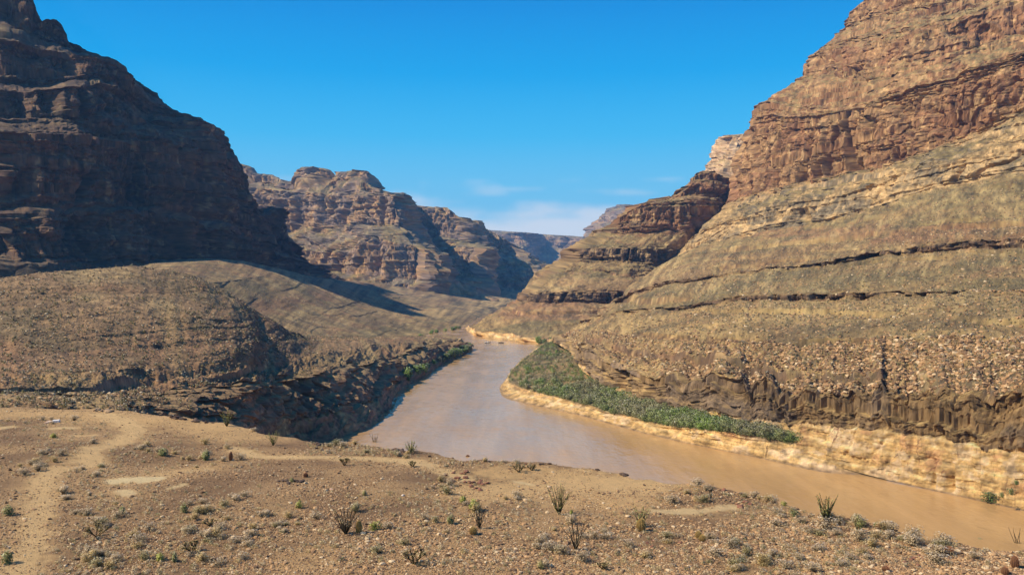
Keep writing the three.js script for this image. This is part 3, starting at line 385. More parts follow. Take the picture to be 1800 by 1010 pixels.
// ---------------------------------------------------------------- stony mesa in the foreground
const MESA_Y = 62;
const EDGE = [[-600, 700], [0, 714], [150, 716], [280, 730], [400, 748], [520, 768], [600, 776], [660, 782], [720, 792], [800, 806], [900, 812], [1000, 815], [1100, 831], [1200, 846], [1300, 866], [1400, 893], [1500, 918], [1600, 938], [1700, 952], [1800, 966], [2400, 1010]];
const line = (poly, v) => { for (let k = 0; k < poly.length - 1; k++) if (v >= poly[k][0] && v <= poly[k + 1][0]) return mix(poly[k][1], poly[k + 1][1], (v - poly[k][0]) / (poly[k + 1][0] - poly[k][0])); return v < poly[0][0] ? poly[0][1] : poly[poly.length - 1][1]; };
const edgeD = (px) => (EYE - MESA_Y) * F / (line(EDGE, px) - CY);
function mesaY(x, z) {
  const d = Math.max(1, -z), px = CX + x / d * F, e = edgeD(clamp(px, -600, 2400)) + 2.2 * noise(x / 7, 4, z / 7) + 1.0 * noise(x / 2.3, 8, z / 2.3), over = d - e;
  let y = MESA_Y + 0.45 * noise(x / 22, 1, z / 22) + 0.2 * noise(x / 7, 2, z / 7) + 0.05 * noise(x / 1.6, 3, z / 1.6) + 0.02 * noise(x / 0.6, 3, z / 0.6);
  if (over > 0) y -= over * 0.85 + 1.2 * noise(x / 5, over / 4, z / 5) * Math.min(1, over / 3);
  return Math.max(-2, y);
}
function onMesa(px, py) { let Y = MESA_Y, p; for (let i = 0; i < 12; i++) { p = at(px, py, (EYE - Y) * F / (py - CY)); Y = mix(Y, mesaY(p[0], p[2]), 0.7); } return [p[0], mesaY(p[0], p[2]), p[2]]; }
// worn pale ground: paths and bare pans, as [polyline in the photograph, half width in metres, strength, paler]
const WORN = [
  [[[20, 1030], [50, 980], [62, 920], [68, 872], [78, 846], [100, 824]], 1.3, 0.95, 0.12], [[[158, 818], [152, 802], [168, 788], [210, 776], [235, 760], [225, 745], [180, 728]], 1.7, 1, 0.15],
  [[[205, 846], [235, 842], [270, 842]], 1.5, 1, 0.75], [[[212, 862], [225, 868]], 0.8, 0.9, 0.5], [[[270, 838], [320, 828], [360, 824]], 1.6, 0.7, 0.05], [[[300, 858], [320, 852]], 0.5, 0.8, 0.4],
  [[[95, 753], [125, 752]], 0.9, 1, 0.35], [[[0, 752], [20, 751]], 1, 1, 0.35], [[[135, 766], [160, 765]], 0.8, 0.9, 0.1], [[[-50, 726], [120, 728], [220, 735], [300, 742], [380, 752], [420, 764]], 4.5, 0.75, 0],
  [[[410, 788], [455, 803], [520, 803], [600, 805], [670, 806], [730, 813], [780, 828], [820, 842]], 1.1, 1, 0.2], [[[850, 866], [900, 860], [960, 852], [1040, 848], [1120, 852]], 4.2, 1, 0.06], [[[880, 830], [960, 834], [1060, 842]], 3, 0.85, 0],
  [[[1010, 868], [1100, 882]], 3, 0.7, 0], [[[1160, 898], [1230, 898], [1290, 893]], 0.9, 0.95, 0.35], [[[905, 846], [940, 852]], 0.4, 1, 0.5], [[[1380, 1000], [1480, 960]], 1.6, 0.35, 0], [[[640, 880], [720, 870]], 1.5, 0.3, 0], [[[1000, 985], [1100, 1000]], 2, 0.3, 0], [[[520, 980], [640, 1000]], 2, 0.25, 0],
].map(([pl, w, s, p]) => [pl.map(([a, b]) => onMesa(a, b)), w, s, p]);
function worn(x, z) {
  let s = 0, pale = 0; const j = 0.7 * noise(x / 1.9, 6, z / 1.9) + 0.5 * noise(x / 0.6, 6, z / 0.6);
  for (const [pl, w, st, p] of WORN) for (let k = 0; k < pl.length - 1; k++) {
    const a = pl[k], b = pl[k + 1], dx = b[0] - a[0], dz = b[2] - a[2], t = clamp(((x - a[0]) * dx + (z - a[2]) * dz) / (dx * dx + dz * dz)), d = Math.hypot(x - a[0] - t * dx, z - a[2] - t * dz);
    const v = st * smooth(1.7, 0.3, d / w + j); if (v > s) { s = v; } pale = Math.max(pale, p * smooth(1.1, 0.5, d / w + j));
  }
  return [s, pale];
}
{
  const cols = 600, pxs = [], pys = [];
  for (let i = 0; i <= cols; i++) pxs.push(-500 + i / cols * 2800);
  const near = [14, 22, 32, 42]; const rowsN = 250, beyond = 44, nv = near.length + rowsN + beyond, nu = pxs.length;
  const pos = new Float32Array(nu * nv * 3), col = new Float32Array(nu * nv * 3), uv = new Float32Array(nu * nv * 2);
  for (let b = 0; b < nv; b++) for (let a = 0; a < nu; a++) {
    const px = pxs[a], e = edgeD(clamp(px, -600, 2400)), pyE = CY + 18 * F / e; let d;
    if (b < near.length) d = near[b] * Math.min(1, e / 60); else if (b < near.length + rowsN) { const t = (b - near.length) / rowsN, py0 = CY + 18 * F / (48 * Math.min(1, e / 60)); d = 18 * F / (mix(py0, pyE, t) - CY); } else { const t = (b - near.length - rowsN) / (beyond - 1); d = e + t * t * 85; }
    const x = (px - CX) / F * d, z = -d, q = b * nu + a, y = mesaY(x, z);
    pos[q * 3] = x; pos[q * 3 + 1] = y; pos[q * 3 + 2] = z; uv[q * 2] = x / 4; uv[q * 2 + 1] = z / 4;
    const n1 = fbm(x, 3, z, 12, 0.5, 0.6), n2 = noise(x / 0.35, 5, z / 0.35), over = smooth(-1, 3, d - e);
    let c = mixC([0.27, 0.155, 0.07], [0.48, 0.293, 0.13], smooth(-0.45, 0.5, n1)); c = mixC(c, [0.54, 0.335, 0.155], smooth(0.1, 0.6, noise(x / 9, 12, z / 9)) * 0.6);
    c = mixC(c, [0.25, 0.15, 0.08], over);
    const [w, p] = worn(x, z); c = mixC(c, [0.76, 0.48, 0.2], w * (0.8 + 0.3 * noise(x / 0.9, 2, z / 0.9))); c = mixC(c, [0.82, 0.66, 0.36], p);
    const k = 1 + 0.3 * n2 * (1 - w * 0.6); for (let i = 0; i < 3; i++) col[q * 3 + i] = c[i] * k;
  }
  const idx = new Uint32Array((nu - 1) * (nv - 1) * 6); let n = 0;
  for (let b = 0; b < nv - 1; b++) for (let a = 0; a < nu - 1; a++) { const i = b * nu + a; idx.set([i, i + 1, i + nu, i + 1, i + nu + 1, i + nu], n); n += 6; }
  const g = new THREE.BufferGeometry(); g.setAttribute('position', new THREE.BufferAttribute(pos, 3)); g.setAttribute('color', new THREE.BufferAttribute(col, 3)); g.setAttribute('uv', new THREE.BufferAttribute(uv, 2)); g.setIndex(new THREE.BufferAttribute(idx, 1)); g.computeVertexNormals();
  const m = new THREE.MeshStandardMaterial({ name: 'stony soil', vertexColors: true, roughness: 1 });
  m.bumpMap = grainTexture(1024, [[24, 0.3], [60, 0.45], [140, 0.6], [300, 0.5]], 5, 0.9); m.bumpScale = 0.12;
  addTop(new THREE.Mesh(g, m), 'mesa', 'stony brown desert mesa in the foreground with worn tan paths', 'ground', undefined, 'structure');
}

// ---------------------------------------------------------------- stones and scrub too many to count
const stdMat = (rgb, name, o = {}) => new THREE.MeshStandardMaterial({ name, color: new THREE.Color().setRGB(...rgb), roughness: 0.95, ...o });
const stoneMat = new THREE.MeshStandardMaterial({ name: 'stone', roughness: 0.95, flatShading: true });
function stoneGeo(detail, seed, squash) {
  const g = new THREE.IcosahedronGeometry(0.5, detail), p = g.attributes.position;
  for (let i = 0; i < p.count; i++) { const x = p.getX(i), y = p.getY(i), z = p.getZ(i), r = 1 + 0.75 * noise(x * 1.7 + seed, y * 1.7, z * 1.7 - seed) + 0.3 * noise(x * 4 + seed, y * 4, z * 4); p.setXYZ(i, x * r, y * r * squash, z * r * 0.85); }
  g.computeVertexNormals(); return g;
}
const Q = new THREE.Quaternion(), E = new THREE.Euler(), M4 = new THREE.Matrix4(), V = new THREE.Vector3(), SC = new THREE.Vector3();
function instances(geo, material, list, name, label, category) {   // list of [x, y, z, size, height factor, [r, g, b], tilt]
  const m = new THREE.InstancedMesh(geo, material, list.length);
  list.forEach(([x, y, z, s, h, c, tilt], i) => { E.set((rnd() - 0.5) * tilt, rnd() * 6.283, (rnd() - 0.5) * tilt); m.setMatrixAt(i, M4.compose(V.set(x, y, z), Q.setFromEuler(E), SC.set(s, s * h, s))); m.setColorAt(i, new THREE.Color().setRGB(...c)); });
  return addTop(m, name, label, category, undefined, 'stuff');
}
const stoneTone = () => { const u = rnd(); const c = u < 0.5 ? mixC([0.32, 0.182, 0.085], [0.47, 0.285, 0.135], rnd()) : u < 0.85 ? mixC([0.13, 0.077, 0.042], [0.24, 0.14, 0.07], rnd()) : mixC([0.5, 0.35, 0.19], [0.64, 0.48, 0.29], rnd()); return c; };
{
  const list = [];
  while (list.length < 110000) {
    const px = rr(-80, 1880), e = line(EDGE, clamp(px, -600, 2400)), py = e + (1040 - e) * rnd(), [x, y, z] = onMesaFast(px, py), [w, p] = worn(x, z);
    if (rnd() < w * 0.75 || p > 0.3) continue;
    if (rnd() > 0.45 + 0.8 * noise(x / 6, 9, z / 6)) continue;
    const s = 0.045 + 0.075 * Math.pow(rnd(), 2) + (rnd() < 0.03 ? rr(0.06, 0.2) : 0);
    list.push([x, y + s * 0.08, z, s * 1.5, 0.8, stoneTone(), 0.8]);
  }
  for (let k = 0; k < 5; k++) instances(stoneGeo(k === 0 ? 1 : 0, k * 3.1, 0.6), stoneMat, list.filter((_, i) => i % 5 === k), 'gravel', ['small brown stones strewn over the foreground mesa', 'rust brown gravel between the shrubs on the mesa', 'pale and dark pebbles scattered on the stony mesa', 'coarse tan gravel covering the mesa top', 'angular little stones on the desert mesa'][k], 'gravel');
}
function onMesaFast(px, py) { const d = 18 * F / (py - CY), x = (px - CX) / F * d, z = -d; return [x, mesaY(x, z), z]; }
// a place on a lofted sheet, taken evenly over what shows of it
function spots(net, n, test) {
  const out = []; let guard = n * 30;
  while (out.length < n && guard-- > 0) {
    const b = Math.floor(rnd() * (net.nv - 1)), a = Math.floor(rnd() * (net.nu - 1)), q = b * net.nu + a, q2 = q + net.nu + 1, f = rnd();
    const P = net.pos, x = mix(P[q * 3], P[q2 * 3], f), y = mix(P[q * 3 + 1], P[q2 * 3 + 1], f), z = mix(P[q * 3 + 2], P[q2 * 3 + 2], f);
    const px = CX + x / -z * F, py = CY - (y - EYE) / -z * F; if (px < -40 || px > 1840 || py > 1020) continue;
    if (test(net.vs[b][0], net.nor[q * 3 + 1], x, y, z, px, py)) out.push([x, y, z]);
  }
  return out;
}
function facing(p, n, k) { const a = k * 3, u = [p[a + 3] - p[a], p[a + 4] - p[a + 1], p[a + 5] - p[a + 2]], v = [p[a + 6] - p[a], p[a + 7] - p[a + 1], p[a + 8] - p[a + 2]];
  return (u[1] * v[2] - u[2] * v[1]) * n[a] + (u[2] * v[0] - u[0] * v[2]) * n[a + 1] + (u[0] * v[1] - u[1] * v[0]) * n[a + 2] < 0 ? [k, k + 2, k + 1] : [k, k + 1, k + 2]; }
// clumps of small leaf faces: r radius, h height
function leafClump(n, seed, r, h, leaf, hollow = 0.5) {
  const pos = [], nor = [], idx = []; let st = seed * 9973 + 7; const R = () => { st = (st * 16807) % 2147483647; return st / 2147483647; };
  const lobes = [...Array(5)].map(() => { const a = R() * 6.283, q = R() * 0.55; return [Math.cos(a) * q, 0.3 + R() * 0.35, Math.sin(a) * q, 0.38 + R() * 0.22]; });
  for (let i = 0; i < n; i++) {
    const L = lobes[i % 5], u = R() * 2 - 1, a = R() * 6.283, q = Math.sqrt(1 - u * u), rad = L[3] * (hollow + (1 - hollow) * Math.cbrt(R()));
    const c = [(L[0] + q * Math.cos(a) * rad) * r, Math.max(0.02, L[1] + u * rad) * h, (L[2] + q * Math.sin(a) * rad) * r];
    const d1 = [R() - 0.5, R() - 0.5, R() - 0.5], d2 = [R() - 0.5, R() - 0.5, R() - 0.5], s = leaf * (0.6 + R() * 0.8), l1 = Math.hypot(...d1) || 1, l2 = Math.hypot(...d2) || 1, k = pos.length / 3;
    for (const [p, w] of [[-1, -0.5], [1, -0.5], [0, 1]]) pos.push(c[0] + (d1[0] / l1 * p + d2[0] / l2 * w) * s, c[1] + (d1[1] / l1 * p + d2[1] / l2 * w) * s, c[2] + (d1[2] / l1 * p + d2[2] / l2 * w) * s);
    const nx = q * Math.cos(a), ny = u * 0.7 + 0.5, nz = q * Math.sin(a), nl = Math.hypot(nx, ny, nz); for (let m = 0; m < 3; m++) nor.push(nx / nl, ny / nl, nz / nl);
    idx.push(...facing(pos, nor, k));
  }
  const g = new THREE.BufferGeometry(); g.setAttribute('position', new THREE.Float32BufferAttribute(pos, 3)); g.setAttribute('normal', new THREE.Float32BufferAttribute(nor, 3)); g.setIndex(idx); return g;
}
const leafMat = new THREE.MeshPhysicalMaterial({ name: 'leaves', roughness: 0.9, transmission: 0.25, thickness: 0 });
{
  const scrubTone = () => rnd() < 0.6 ? mixC([0.15, 0.125, 0.042], [0.23, 0.19, 0.065], rnd()) : mixC([0.2, 0.165, 0.09], [0.3, 0.24, 0.14], rnd());
  const clump = leafClump(40, 3, 0.55, 0.8, 0.16), rock = stoneGeo(0, 5, 0.75);
  const field = (net, n, m, s0, s1, what, test) => {
    const rocks = spots(net, n, test).map(([x, y, z]) => { const s = s0 + (s1 - s0) * Math.pow(rnd(), 4), t = stoneTone(); return [x, y, z, s, 0.9, t, 1]; });
    const scrub = spots(net, m, test).map(([x, y, z]) => [x, y - 0.05, z, rr(0.7, 1.7), 1, scrubTone(), 0.2]);
    if (n) instances(rock, stoneMat, rocks, 'boulders', 'boulders and broken rock scattered over ' + what, 'boulders'); if (m) instances(clump, leafMat, scrub, 'desert_scrub', 'low desert scrub dotted over ' + what, 'scrub');
  };
  field(hill, 20000, 3500, 0.4, 1.9, 'the left hill', (j, ny, x, y, z, px, py) => (j >= 2 || px < 340) && ny > 0.6 && py > 440);
  const R = nets.canyon_wall_001;
  field(R, 24000, 7000, 0.6, 3.2, 'the right hand talus slopes', (j, ny, x, y, z) => j >= 2 && j < 9 && ny > 0.65);
  field(nets.terrace, 7000, 4000, 0.8, 2.6, 'the left apron', (j, ny) => ny > 0.7);
  field(nets.red_spur, 4000, 3000, 0.8, 3, 'the red spur', (j, ny) => ny > 0.6);
  field(R, 0, 5000, 1, 1, 'the upper ledges of the right wall', (j, ny) => j >= 9 && ny > 0.7);
  field(R, 9000, 0, 1.0, 3.6, 'the broken rubble above the right river cliff', (j, ny) => j === 2 && ny > 0.4);
}
// green thicket on the bench
{
  const G = [leafClump(190, 1, 1, 1, 0.085, 0.3), leafClump(150, 2, 1, 0.9, 0.09, 0.2), leafClump(190, 5, 1, 1.2, 0.085, 0.4)];
  const list = [[], [], []];
  for (const [x, y, z] of spots(bench, 5200, (j, ny, x, y, z, px, py) => j === 1 && ny > 0.5 && px < 1425)) {
    const n = noise(x / 40, 2, z / 40), green = smooth(-0.3, 0.4, n + 0.25 * (rnd() - 0.5)), t = mixC(mixC([0.19, 0.165, 0.08], [0.33, 0.27, 0.15], rnd()), mixC([0.085, 0.155, 0.01], [0.19, 0.3, 0.025], rnd()), clamp(0.15 + green * 0.7 + (rnd() < 0.25 ? 0.25 : 0)));
    list[Math.floor(rnd() * 3)].push([x, y - 0.2, z, 1.3 + 3.2 * Math.pow(rnd(), 2.4), rr(0.55, 1.15), t, 0.3]);
  }
  list.forEach((l, k) => instances(G[k], leafMat, l, 'thicket', ['dense green and grey thicket covering the bench beside the river', 'dark green tamarisk bushes massed on the river bench', 'grey green scrub filling the gaps on the river bench'][k], 'thicket'));
}

// ---------------------------------------------------------------- plants, rocks and boats one can count
const vcMat = (name) => new THREE.MeshPhysicalMaterial({ name, roughness: 0.95, vertexColors: true });
const geoOf = (pos, nor, idx) => { const g = new THREE.BufferGeometry(); g.setAttribute('position', new THREE.Float32BufferAttribute(pos, 3)); g.setAttribute('normal', new THREE.Float32BufferAttribute(nor, 3)); g.setIndex(idx); return g; };
// a tapering rod through points with radii
function rod(pts, radii, sides = 5) {
  const pos = [], nor = [], idx = [], t = new THREE.Vector3(), a = new THREE.Vector3(), b = new THREE.Vector3();
  pts.forEach((p, i) => { t.copy(pts[Math.min(pts.length - 1, i + 1)]).sub(pts[Math.max(0, i - 1)]).normalize(); a.set(t.z, 0, -t.x); if (a.lengthSq() < 1e-4) a.set(1, 0, 0); a.normalize(); b.crossVectors(t, a);
    for (let k = 0; k < sides; k++) { const an = k / sides * 6.2832, c = Math.cos(an), s = Math.sin(an), nx = a.x * c + b.x * s, ny = a.y * c + b.y * s, nz = a.z * c + b.z * s; pos.push(p.x + nx * radii[i], p.y + ny * radii[i], p.z + nz * radii[i]); nor.push(nx, ny, nz); if (i) { const k2 = (k + 1) % sides, q = (i - 1) * sides; idx.push(q + k, q + sides + k, q + k2, q + k2, q + sides + k, q + sides + k2); } } });
  return geoOf(pos, nor, idx);
}
function leavesAlong(pts, n, size, spread) {
  const pos = [], nor = [], idx = [];
  for (let i = 0; i < n; i++) { const f = (0.12 + 0.88 * rnd()) * (pts.length - 1), k = Math.min(pts.length - 2, Math.floor(f)), c = pts[k].clone().lerp(pts[k + 1], f - k), q = pos.length / 3; c.x += (rnd() - 0.5) * spread; c.z += (rnd() - 0.5) * spread;
    const d = new THREE.Vector3(rnd() - 0.5, rnd() * 0.8, rnd() - 0.5).normalize().multiplyScalar(size), e = new THREE.Vector3(rnd() - 0.5, rnd() - 0.5, rnd() - 0.5).normalize().multiplyScalar(size * 0.45);
    pos.push(c.x - e.x, c.y - e.y, c.z - e.z, c.x + e.x, c.y + e.y, c.z + e.z, c.x + d.x, c.y + d.y, c.z + d.z); const m = new THREE.Vector3(d.x, 0.6 * size, d.z).normalize(); for (let r = 0; r < 3; r++) nor.push(m.x, m.y, m.z); idx.push(...facing(pos, nor, q)); }
  return geoOf(pos, nor, idx);
}
const stemGreen = stdMat([0.36, 0.32, 0.15], 'green ocotillo stem'), stemGrey = stdMat([0.36, 0.31, 0.23], 'grey ocotillo stem'), stemPale = stdMat([0.5, 0.44, 0.34], 'pale dry stem'), ocoLeaf = new THREE.MeshPhysicalMaterial({ name: 'ocotillo leaf', color: new THREE.Color().setRGB(0.42, 0.42, 0.13), roughness: 0.9, transmission: 0.2, thickness: 0 });
const scaleAt = (px, py) => { const p = onMesa(px, Math.max(py, line(EDGE, px) + 1.2)); return [p, -p[2] / F]; };        // a place on the mesa and metres per photograph pixel there
function ocotillo(px, py, hpx, wpx, stems, look, label) {
  const [p, s] = scaleAt(px, py), H = hpx * s, Wd = wpx * s, o = new THREE.Group(); o.position.set(p[0], p[1] - 0.05, p[2]);
  const mat = look === 'green' ? stemGreen : look === 'grey' ? stemGrey : stemPale, lf = [];
  for (let i = 0; i < stems; i++) {
    const a = i * 2.39996 + rnd() * 0.5, lean = (0.12 + 0.88 * Math.sqrt((i + 0.5) / stems)) * Wd * 0.5, h = H * rr(0.72, 1.05) * (1 - 0.25 * (lean / Wd) * (lean / Wd) * 4 * rnd()), pts = [], rad = [];
    const wob = rr(-0.06, 0.06) * H, wob2 = rr(-0.06, 0.06) * H;
    for (let k = 0; k <= 6; k++) { const t = k / 6, r = lean * Math.pow(t, 1.15); pts.push(new THREE.Vector3(Math.cos(a) * r + wob * Math.sin(t * 5), h * t, Math.sin(a) * r + wob2 * Math.sin(t * 4))); rad.push(mix(0.036, 0.014, t) * Math.max(0.75, H / 2.4)); }
    part(rod(pts, rad, 5), mat, 'stem', o); if (look === 'green') lf.push(leavesAlong(pts, 46, 0.075, 0.07)); else if (look === 'grey') lf.push(leavesAlong(pts, 12, 0.05, 0.06));
  }
  if (lf.length) part(mergeGeometries(lf), look === 'green' ? ocoLeaf : stemGrey, 'leaves', o);
  addTop(o, 'ocotillo', label, 'ocotillo');
}
for (const a of [
  [983, 904, 54, 50, 18, 'green', 'tall leafy green ocotillo fanning out beside the bare tan pan in mid mesa'], [1012, 966, 60, 54, 12, 'pale', 'bare ocotillo of thin pale leafless stems in front of the tall green ocotillo'],
  [842, 928, 46, 30, 15, 'pale', 'upright pale leafless ocotillo just behind the squat round barrel cactus'], [1127, 926, 38, 38, 16, 'green', 'grey green ocotillo with a stout golden barrel cactus standing against it'],
  [1452, 917, 50, 42, 24, 'green', 'dense green ocotillo standing up against the river at the mesa rim'], [1511, 939, 34, 24, 12, 'green', 'small narrow green ocotillo on the rim beside the dense green one'],
  [607, 938, 50, 62, 30, 'grey', 'broad silvery grey ocotillo of many stems left of the tall barrel cactus'], [398, 746, 32, 34, 14, 'green', 'green ocotillo on the rim in front of the dark rocky shore'],
  [479, 783, 28, 28, 14, 'green', 'bushy olive ocotillo on tan soil below the dark shore rocks'], [532, 770, 26, 24, 12, 'pale', 'pale bare ocotillo at the rim against the shaded rock face'],
  [570, 776, 24, 26, 12, 'grey', 'grey ocotillo at the rim above the pile of dark boulders'], [588, 778, 20, 20, 10, 'grey', 'smaller grey ocotillo at the river end of the shaded rock face'],
  [658, 783, 22, 20, 12, 'green', 'small round green ocotillo on the rim silhouetted on the muddy water'], [722, 797, 24, 26, 16, 'green', 'yellowish green ocotillo beside the dark rock block on the rim'],
  [1250, 876, 32, 12, 8, 'pale', 'slim pale bare ocotillo among the grey shrubs near the rim'], [1788, 962, 46, 26, 5, 'pale', 'few thin pale stems of a sparse ocotillo at the rim before the river'],
]) ocotillo(...a);
// barrel cacti: ribbed body, spine rows
const cactusBody = stdMat([0.26, 0.17, 0.05], 'barrel cactus flesh'), cactusDark = stdMat([0.16, 0.075, 0.035], 'dark barrel cactus flesh'), spineMat = stdMat([0.55, 0.36, 0.12], 'golden spines'), spineRed = stdMat([0.4, 0.16, 0.07], 'red spines');
function barrelCactus(px, py, hpx, wpx, dark, label) {
  const [p, s] = scaleAt(px, py), H = hpx * s, r = wpx * s / 2, o = new THREE.Group(); o.position.set(p[0], p[1] - 0.03, p[2]); o.rotation.set(rr(-0.05, 0.05), rnd() * 6, rr(-0.09, 0.09));
  const N = 16, rowsN = 14, pos = [], idx = [], sp = [];
  for (let j = 0; j <= rowsN; j++) { const t = j / rowsN, prof = Math.pow(Math.sin(Math.min(1, 0.12 + t * 0.9) * Math.PI), 0.42) * (t > 0.98 ? 0.15 : 1) * (0.92 + 0.12 * Math.sin(t * 3)); for (let i = 0; i < N * 4; i++) { const a = i / (N * 4) * 6.2832, rr_ = r * prof * (1 + 0.11 * Math.cos(a * N)); pos.push(Math.cos(a) * rr_, t * H, Math.sin(a) * rr_); if (j < rowsN) { const k = j * N * 4, i2 = (i + 1) % (N * 4); idx.push(k + i, k + N * 4 + i, k + i2, k + i2, k + N * 4 + i, k + N * 4 + i2); }
    if (i % 4 === 0 && j > 0) for (let m = 0; m < 4; m++) { const b = a + rr(-0.5, 0.5), L = r * rr(0.18, 0.4), up = rr(-0.3, 0.6), q = [Math.cos(a) * r * prof * 1.1, t * H, Math.sin(a) * r * prof * 1.1], w = r * 0.03; sp.push(q[0] - w * Math.sin(a), q[1], q[2] + w * Math.cos(a), q[0] + w * Math.sin(a), q[1] + w, q[2] - w * Math.cos(a), q[0] + Math.cos(b) * L, q[1] + up * L, q[2] + Math.sin(b) * L); } } }
  const g = new THREE.BufferGeometry(); g.setAttribute('position', new THREE.Float32BufferAttribute(pos, 3)); g.setIndex(idx); g.computeVertexNormals(); part(g, dark ? cactusDark : cactusBody, 'body', o);
  const g2 = new THREE.BufferGeometry(); g2.setAttribute('position', new THREE.Float32BufferAttribute(sp, 3)); g2.computeVertexNormals(); part(g2, dark ? spineRed : spineMat, 'spines', o);
  addTop(o, 'barrel_cactus', label, 'cactus');
}
for (const a of [
  [630, 936, 24, 10, 0, 'tall golden barrel cactus between the silvery ocotillo and a bright green shrub'], [832, 939, 15, 11, 0, 'squat round golden barrel cactus at the foot of the pale ocotillo'], [1127, 933, 23, 14, 0, 'stout golden barrel cactus standing against the grey green ocotillo'],
  [1228, 946, 14, 10, 0, 'rear one of two golden barrel cacti growing together'], [1235, 951, 13, 10, 0, 'front one of two golden barrel cacti growing together'], [1669, 974, 15, 14, 1, 'fat reddish barrel cactus among grey shrubs near the rim'], [1785, 997, 22, 12, 1, 'tall reddish barrel cactus near the rim, behind a shorter one'],
  [1768, 1010, 15, 11, 1, 'shorter reddish barrel cactus below the tall reddish one'], [1557, 1003, 10, 11, 1, 'small round rust red barrel cactus alone on bare gravel'], [405, 809, 16, 6, 1, 'slender dark red barrel cactus beside the path below the shore rocks'], [537, 838, 8, 7, 1, 'tiny dark red barrel cactus on open gravel'], [822, 806, 10, 8, 1, 'small dark barrel cactus on the rim against the water'], [1544, 930, 10, 9, 1, 'small rust orange barrel cactus among grey rim shrubs'],
]) barrelCactus(...a);
// cholla bushes: jointed branching stems
const chollaMat = stdMat([0.24, 0.185, 0.08], 'cholla joints'), chollaSpine = stdMat([0.5, 0.4, 0.2], 'straw spines');
function cholla(px, py, hpx, wpx, label) {
  const [p, s] = scaleAt(px, py), H = hpx * s, Wd = wpx * s, o = new THREE.Group(); o.position.set(p[0], p[1] - 0.05, p[2]); const br = [], sp = [];
  const grow = (q, dir, len, r, n) => { const e = q.clone().addScaledVector(dir, len), m = q.clone().lerp(e, 0.5).add(new THREE.Vector3(rr(-0.02, 0.02), 0.02, rr(-0.02, 0.02))); br.push(rod([q, m, e], [r * 0.8, r, r * 0.75], 5)); sp.push(leavesAlong([q, m, e], 26, 0.05, r * 2)); if (n > 0) for (let k = 0; k < 3; k++) { const d = dir.clone().add(new THREE.Vector3(rr(-0.9, 0.9), rr(-0.1, 0.7), rr(-0.9, 0.9))).normalize(); grow(e, d, len * rr(0.6, 0.9), r * 0.85, n - 1); } };
  for (let k = 0; k < 5; k++) { const a = k * 1.257 + rnd(); grow(new THREE.Vector3(0, 0, 0), new THREE.Vector3(Math.cos(a) * Wd / H * 0.8, 1, Math.sin(a) * Wd / H * 0.8).normalize(), H * 0.42, 0.035, 2); }
  part(mergeGeometries(br), chollaMat, 'branches', o); part(mergeGeometries(sp), chollaSpine, 'spines', o); addTop(o, 'cholla', label, 'cholla cactus');
}
for (const a of [[337, 971, 26, 32, 'spiny yellow brown cholla bush on gravel right of the tan path'], [728, 991, 30, 36, 'largest spiny cholla bush on open gravel below the tall barrel cactus'], [170, 944, 28, 34, 'sprawling greenish cholla among grey shrubs beside the tan path'], [368, 924, 16, 22, 'low rusty cholla on the gravel right of the pale pan'], [912, 829, 17, 26, 'olive cholla at the rim above the bare tan pan'], [935, 826, 12, 14, 'smaller olive cholla at the rim right of the larger one'], [605, 818, 16, 14, 'thin cholla beside the pale path'], [725, 820, 12, 14, 'small green cholla at the end of the pale path'], [1060, 1000, 16, 20, 'round dark cholla low on the mesa below the bare ocotillo']]) cholla(...a);
// leafy green shrubs
const greenMats = [[0.34, 0.35, 0.06], [0.23, 0.24, 0.08], [0.33, 0.29, 0.1]].map((c, i) => new THREE.MeshPhysicalMaterial({ name: 'shrub leaves', color: new THREE.Color().setRGB(...c), roughness: 0.9, transmission: 0.2, thickness: 0 })), woodMat = stdMat([0.2, 0.14, 0.09], 'shrub wood');
function twigs(n, r, h, rad) { const g = []; for (let i = 0; i < n; i++) { const a = i * 2.4 + rnd(), q = r * Math.sqrt((i + 0.5) / n) * rr(0.7, 1), e = new THREE.Vector3(Math.cos(a) * q, h * rr(0.6, 1) * (1 - 0.4 * q * q / r / r), Math.sin(a) * q), m = new THREE.Vector3(e.x * 0.42, e.y * 0.55, e.z * 0.42); g.push(rod([new THREE.Vector3(0, 0, 0), m, e], [rad, rad * 0.8, rad * 0.4], 3)); } return mergeGeometries(g); }
const greenGeo = [0, 1, 2].map((k) => leafClump(420, 20 + k, 0.5, 0.8, 0.055, 0.35)), greenTwig = twigs(14, 0.4, 0.65, 0.012);
function greenShrub(px, py, hpx, wpx, m, label) { const [p, s] = scaleAt(px, py), o = new THREE.Group(); o.position.set(p[0], p[1] - 0.03, p[2]); o.rotation.y = rnd() * 6; o.scale.set(wpx * s, hpx * s * 1.15, wpx * s); part(greenGeo[Math.floor(rnd() * 3)], greenMats[m], 'foliage', o); part(greenTwig, woodMat, 'branches', o); addTop(o, 'green_shrub', label, 'shrub'); }
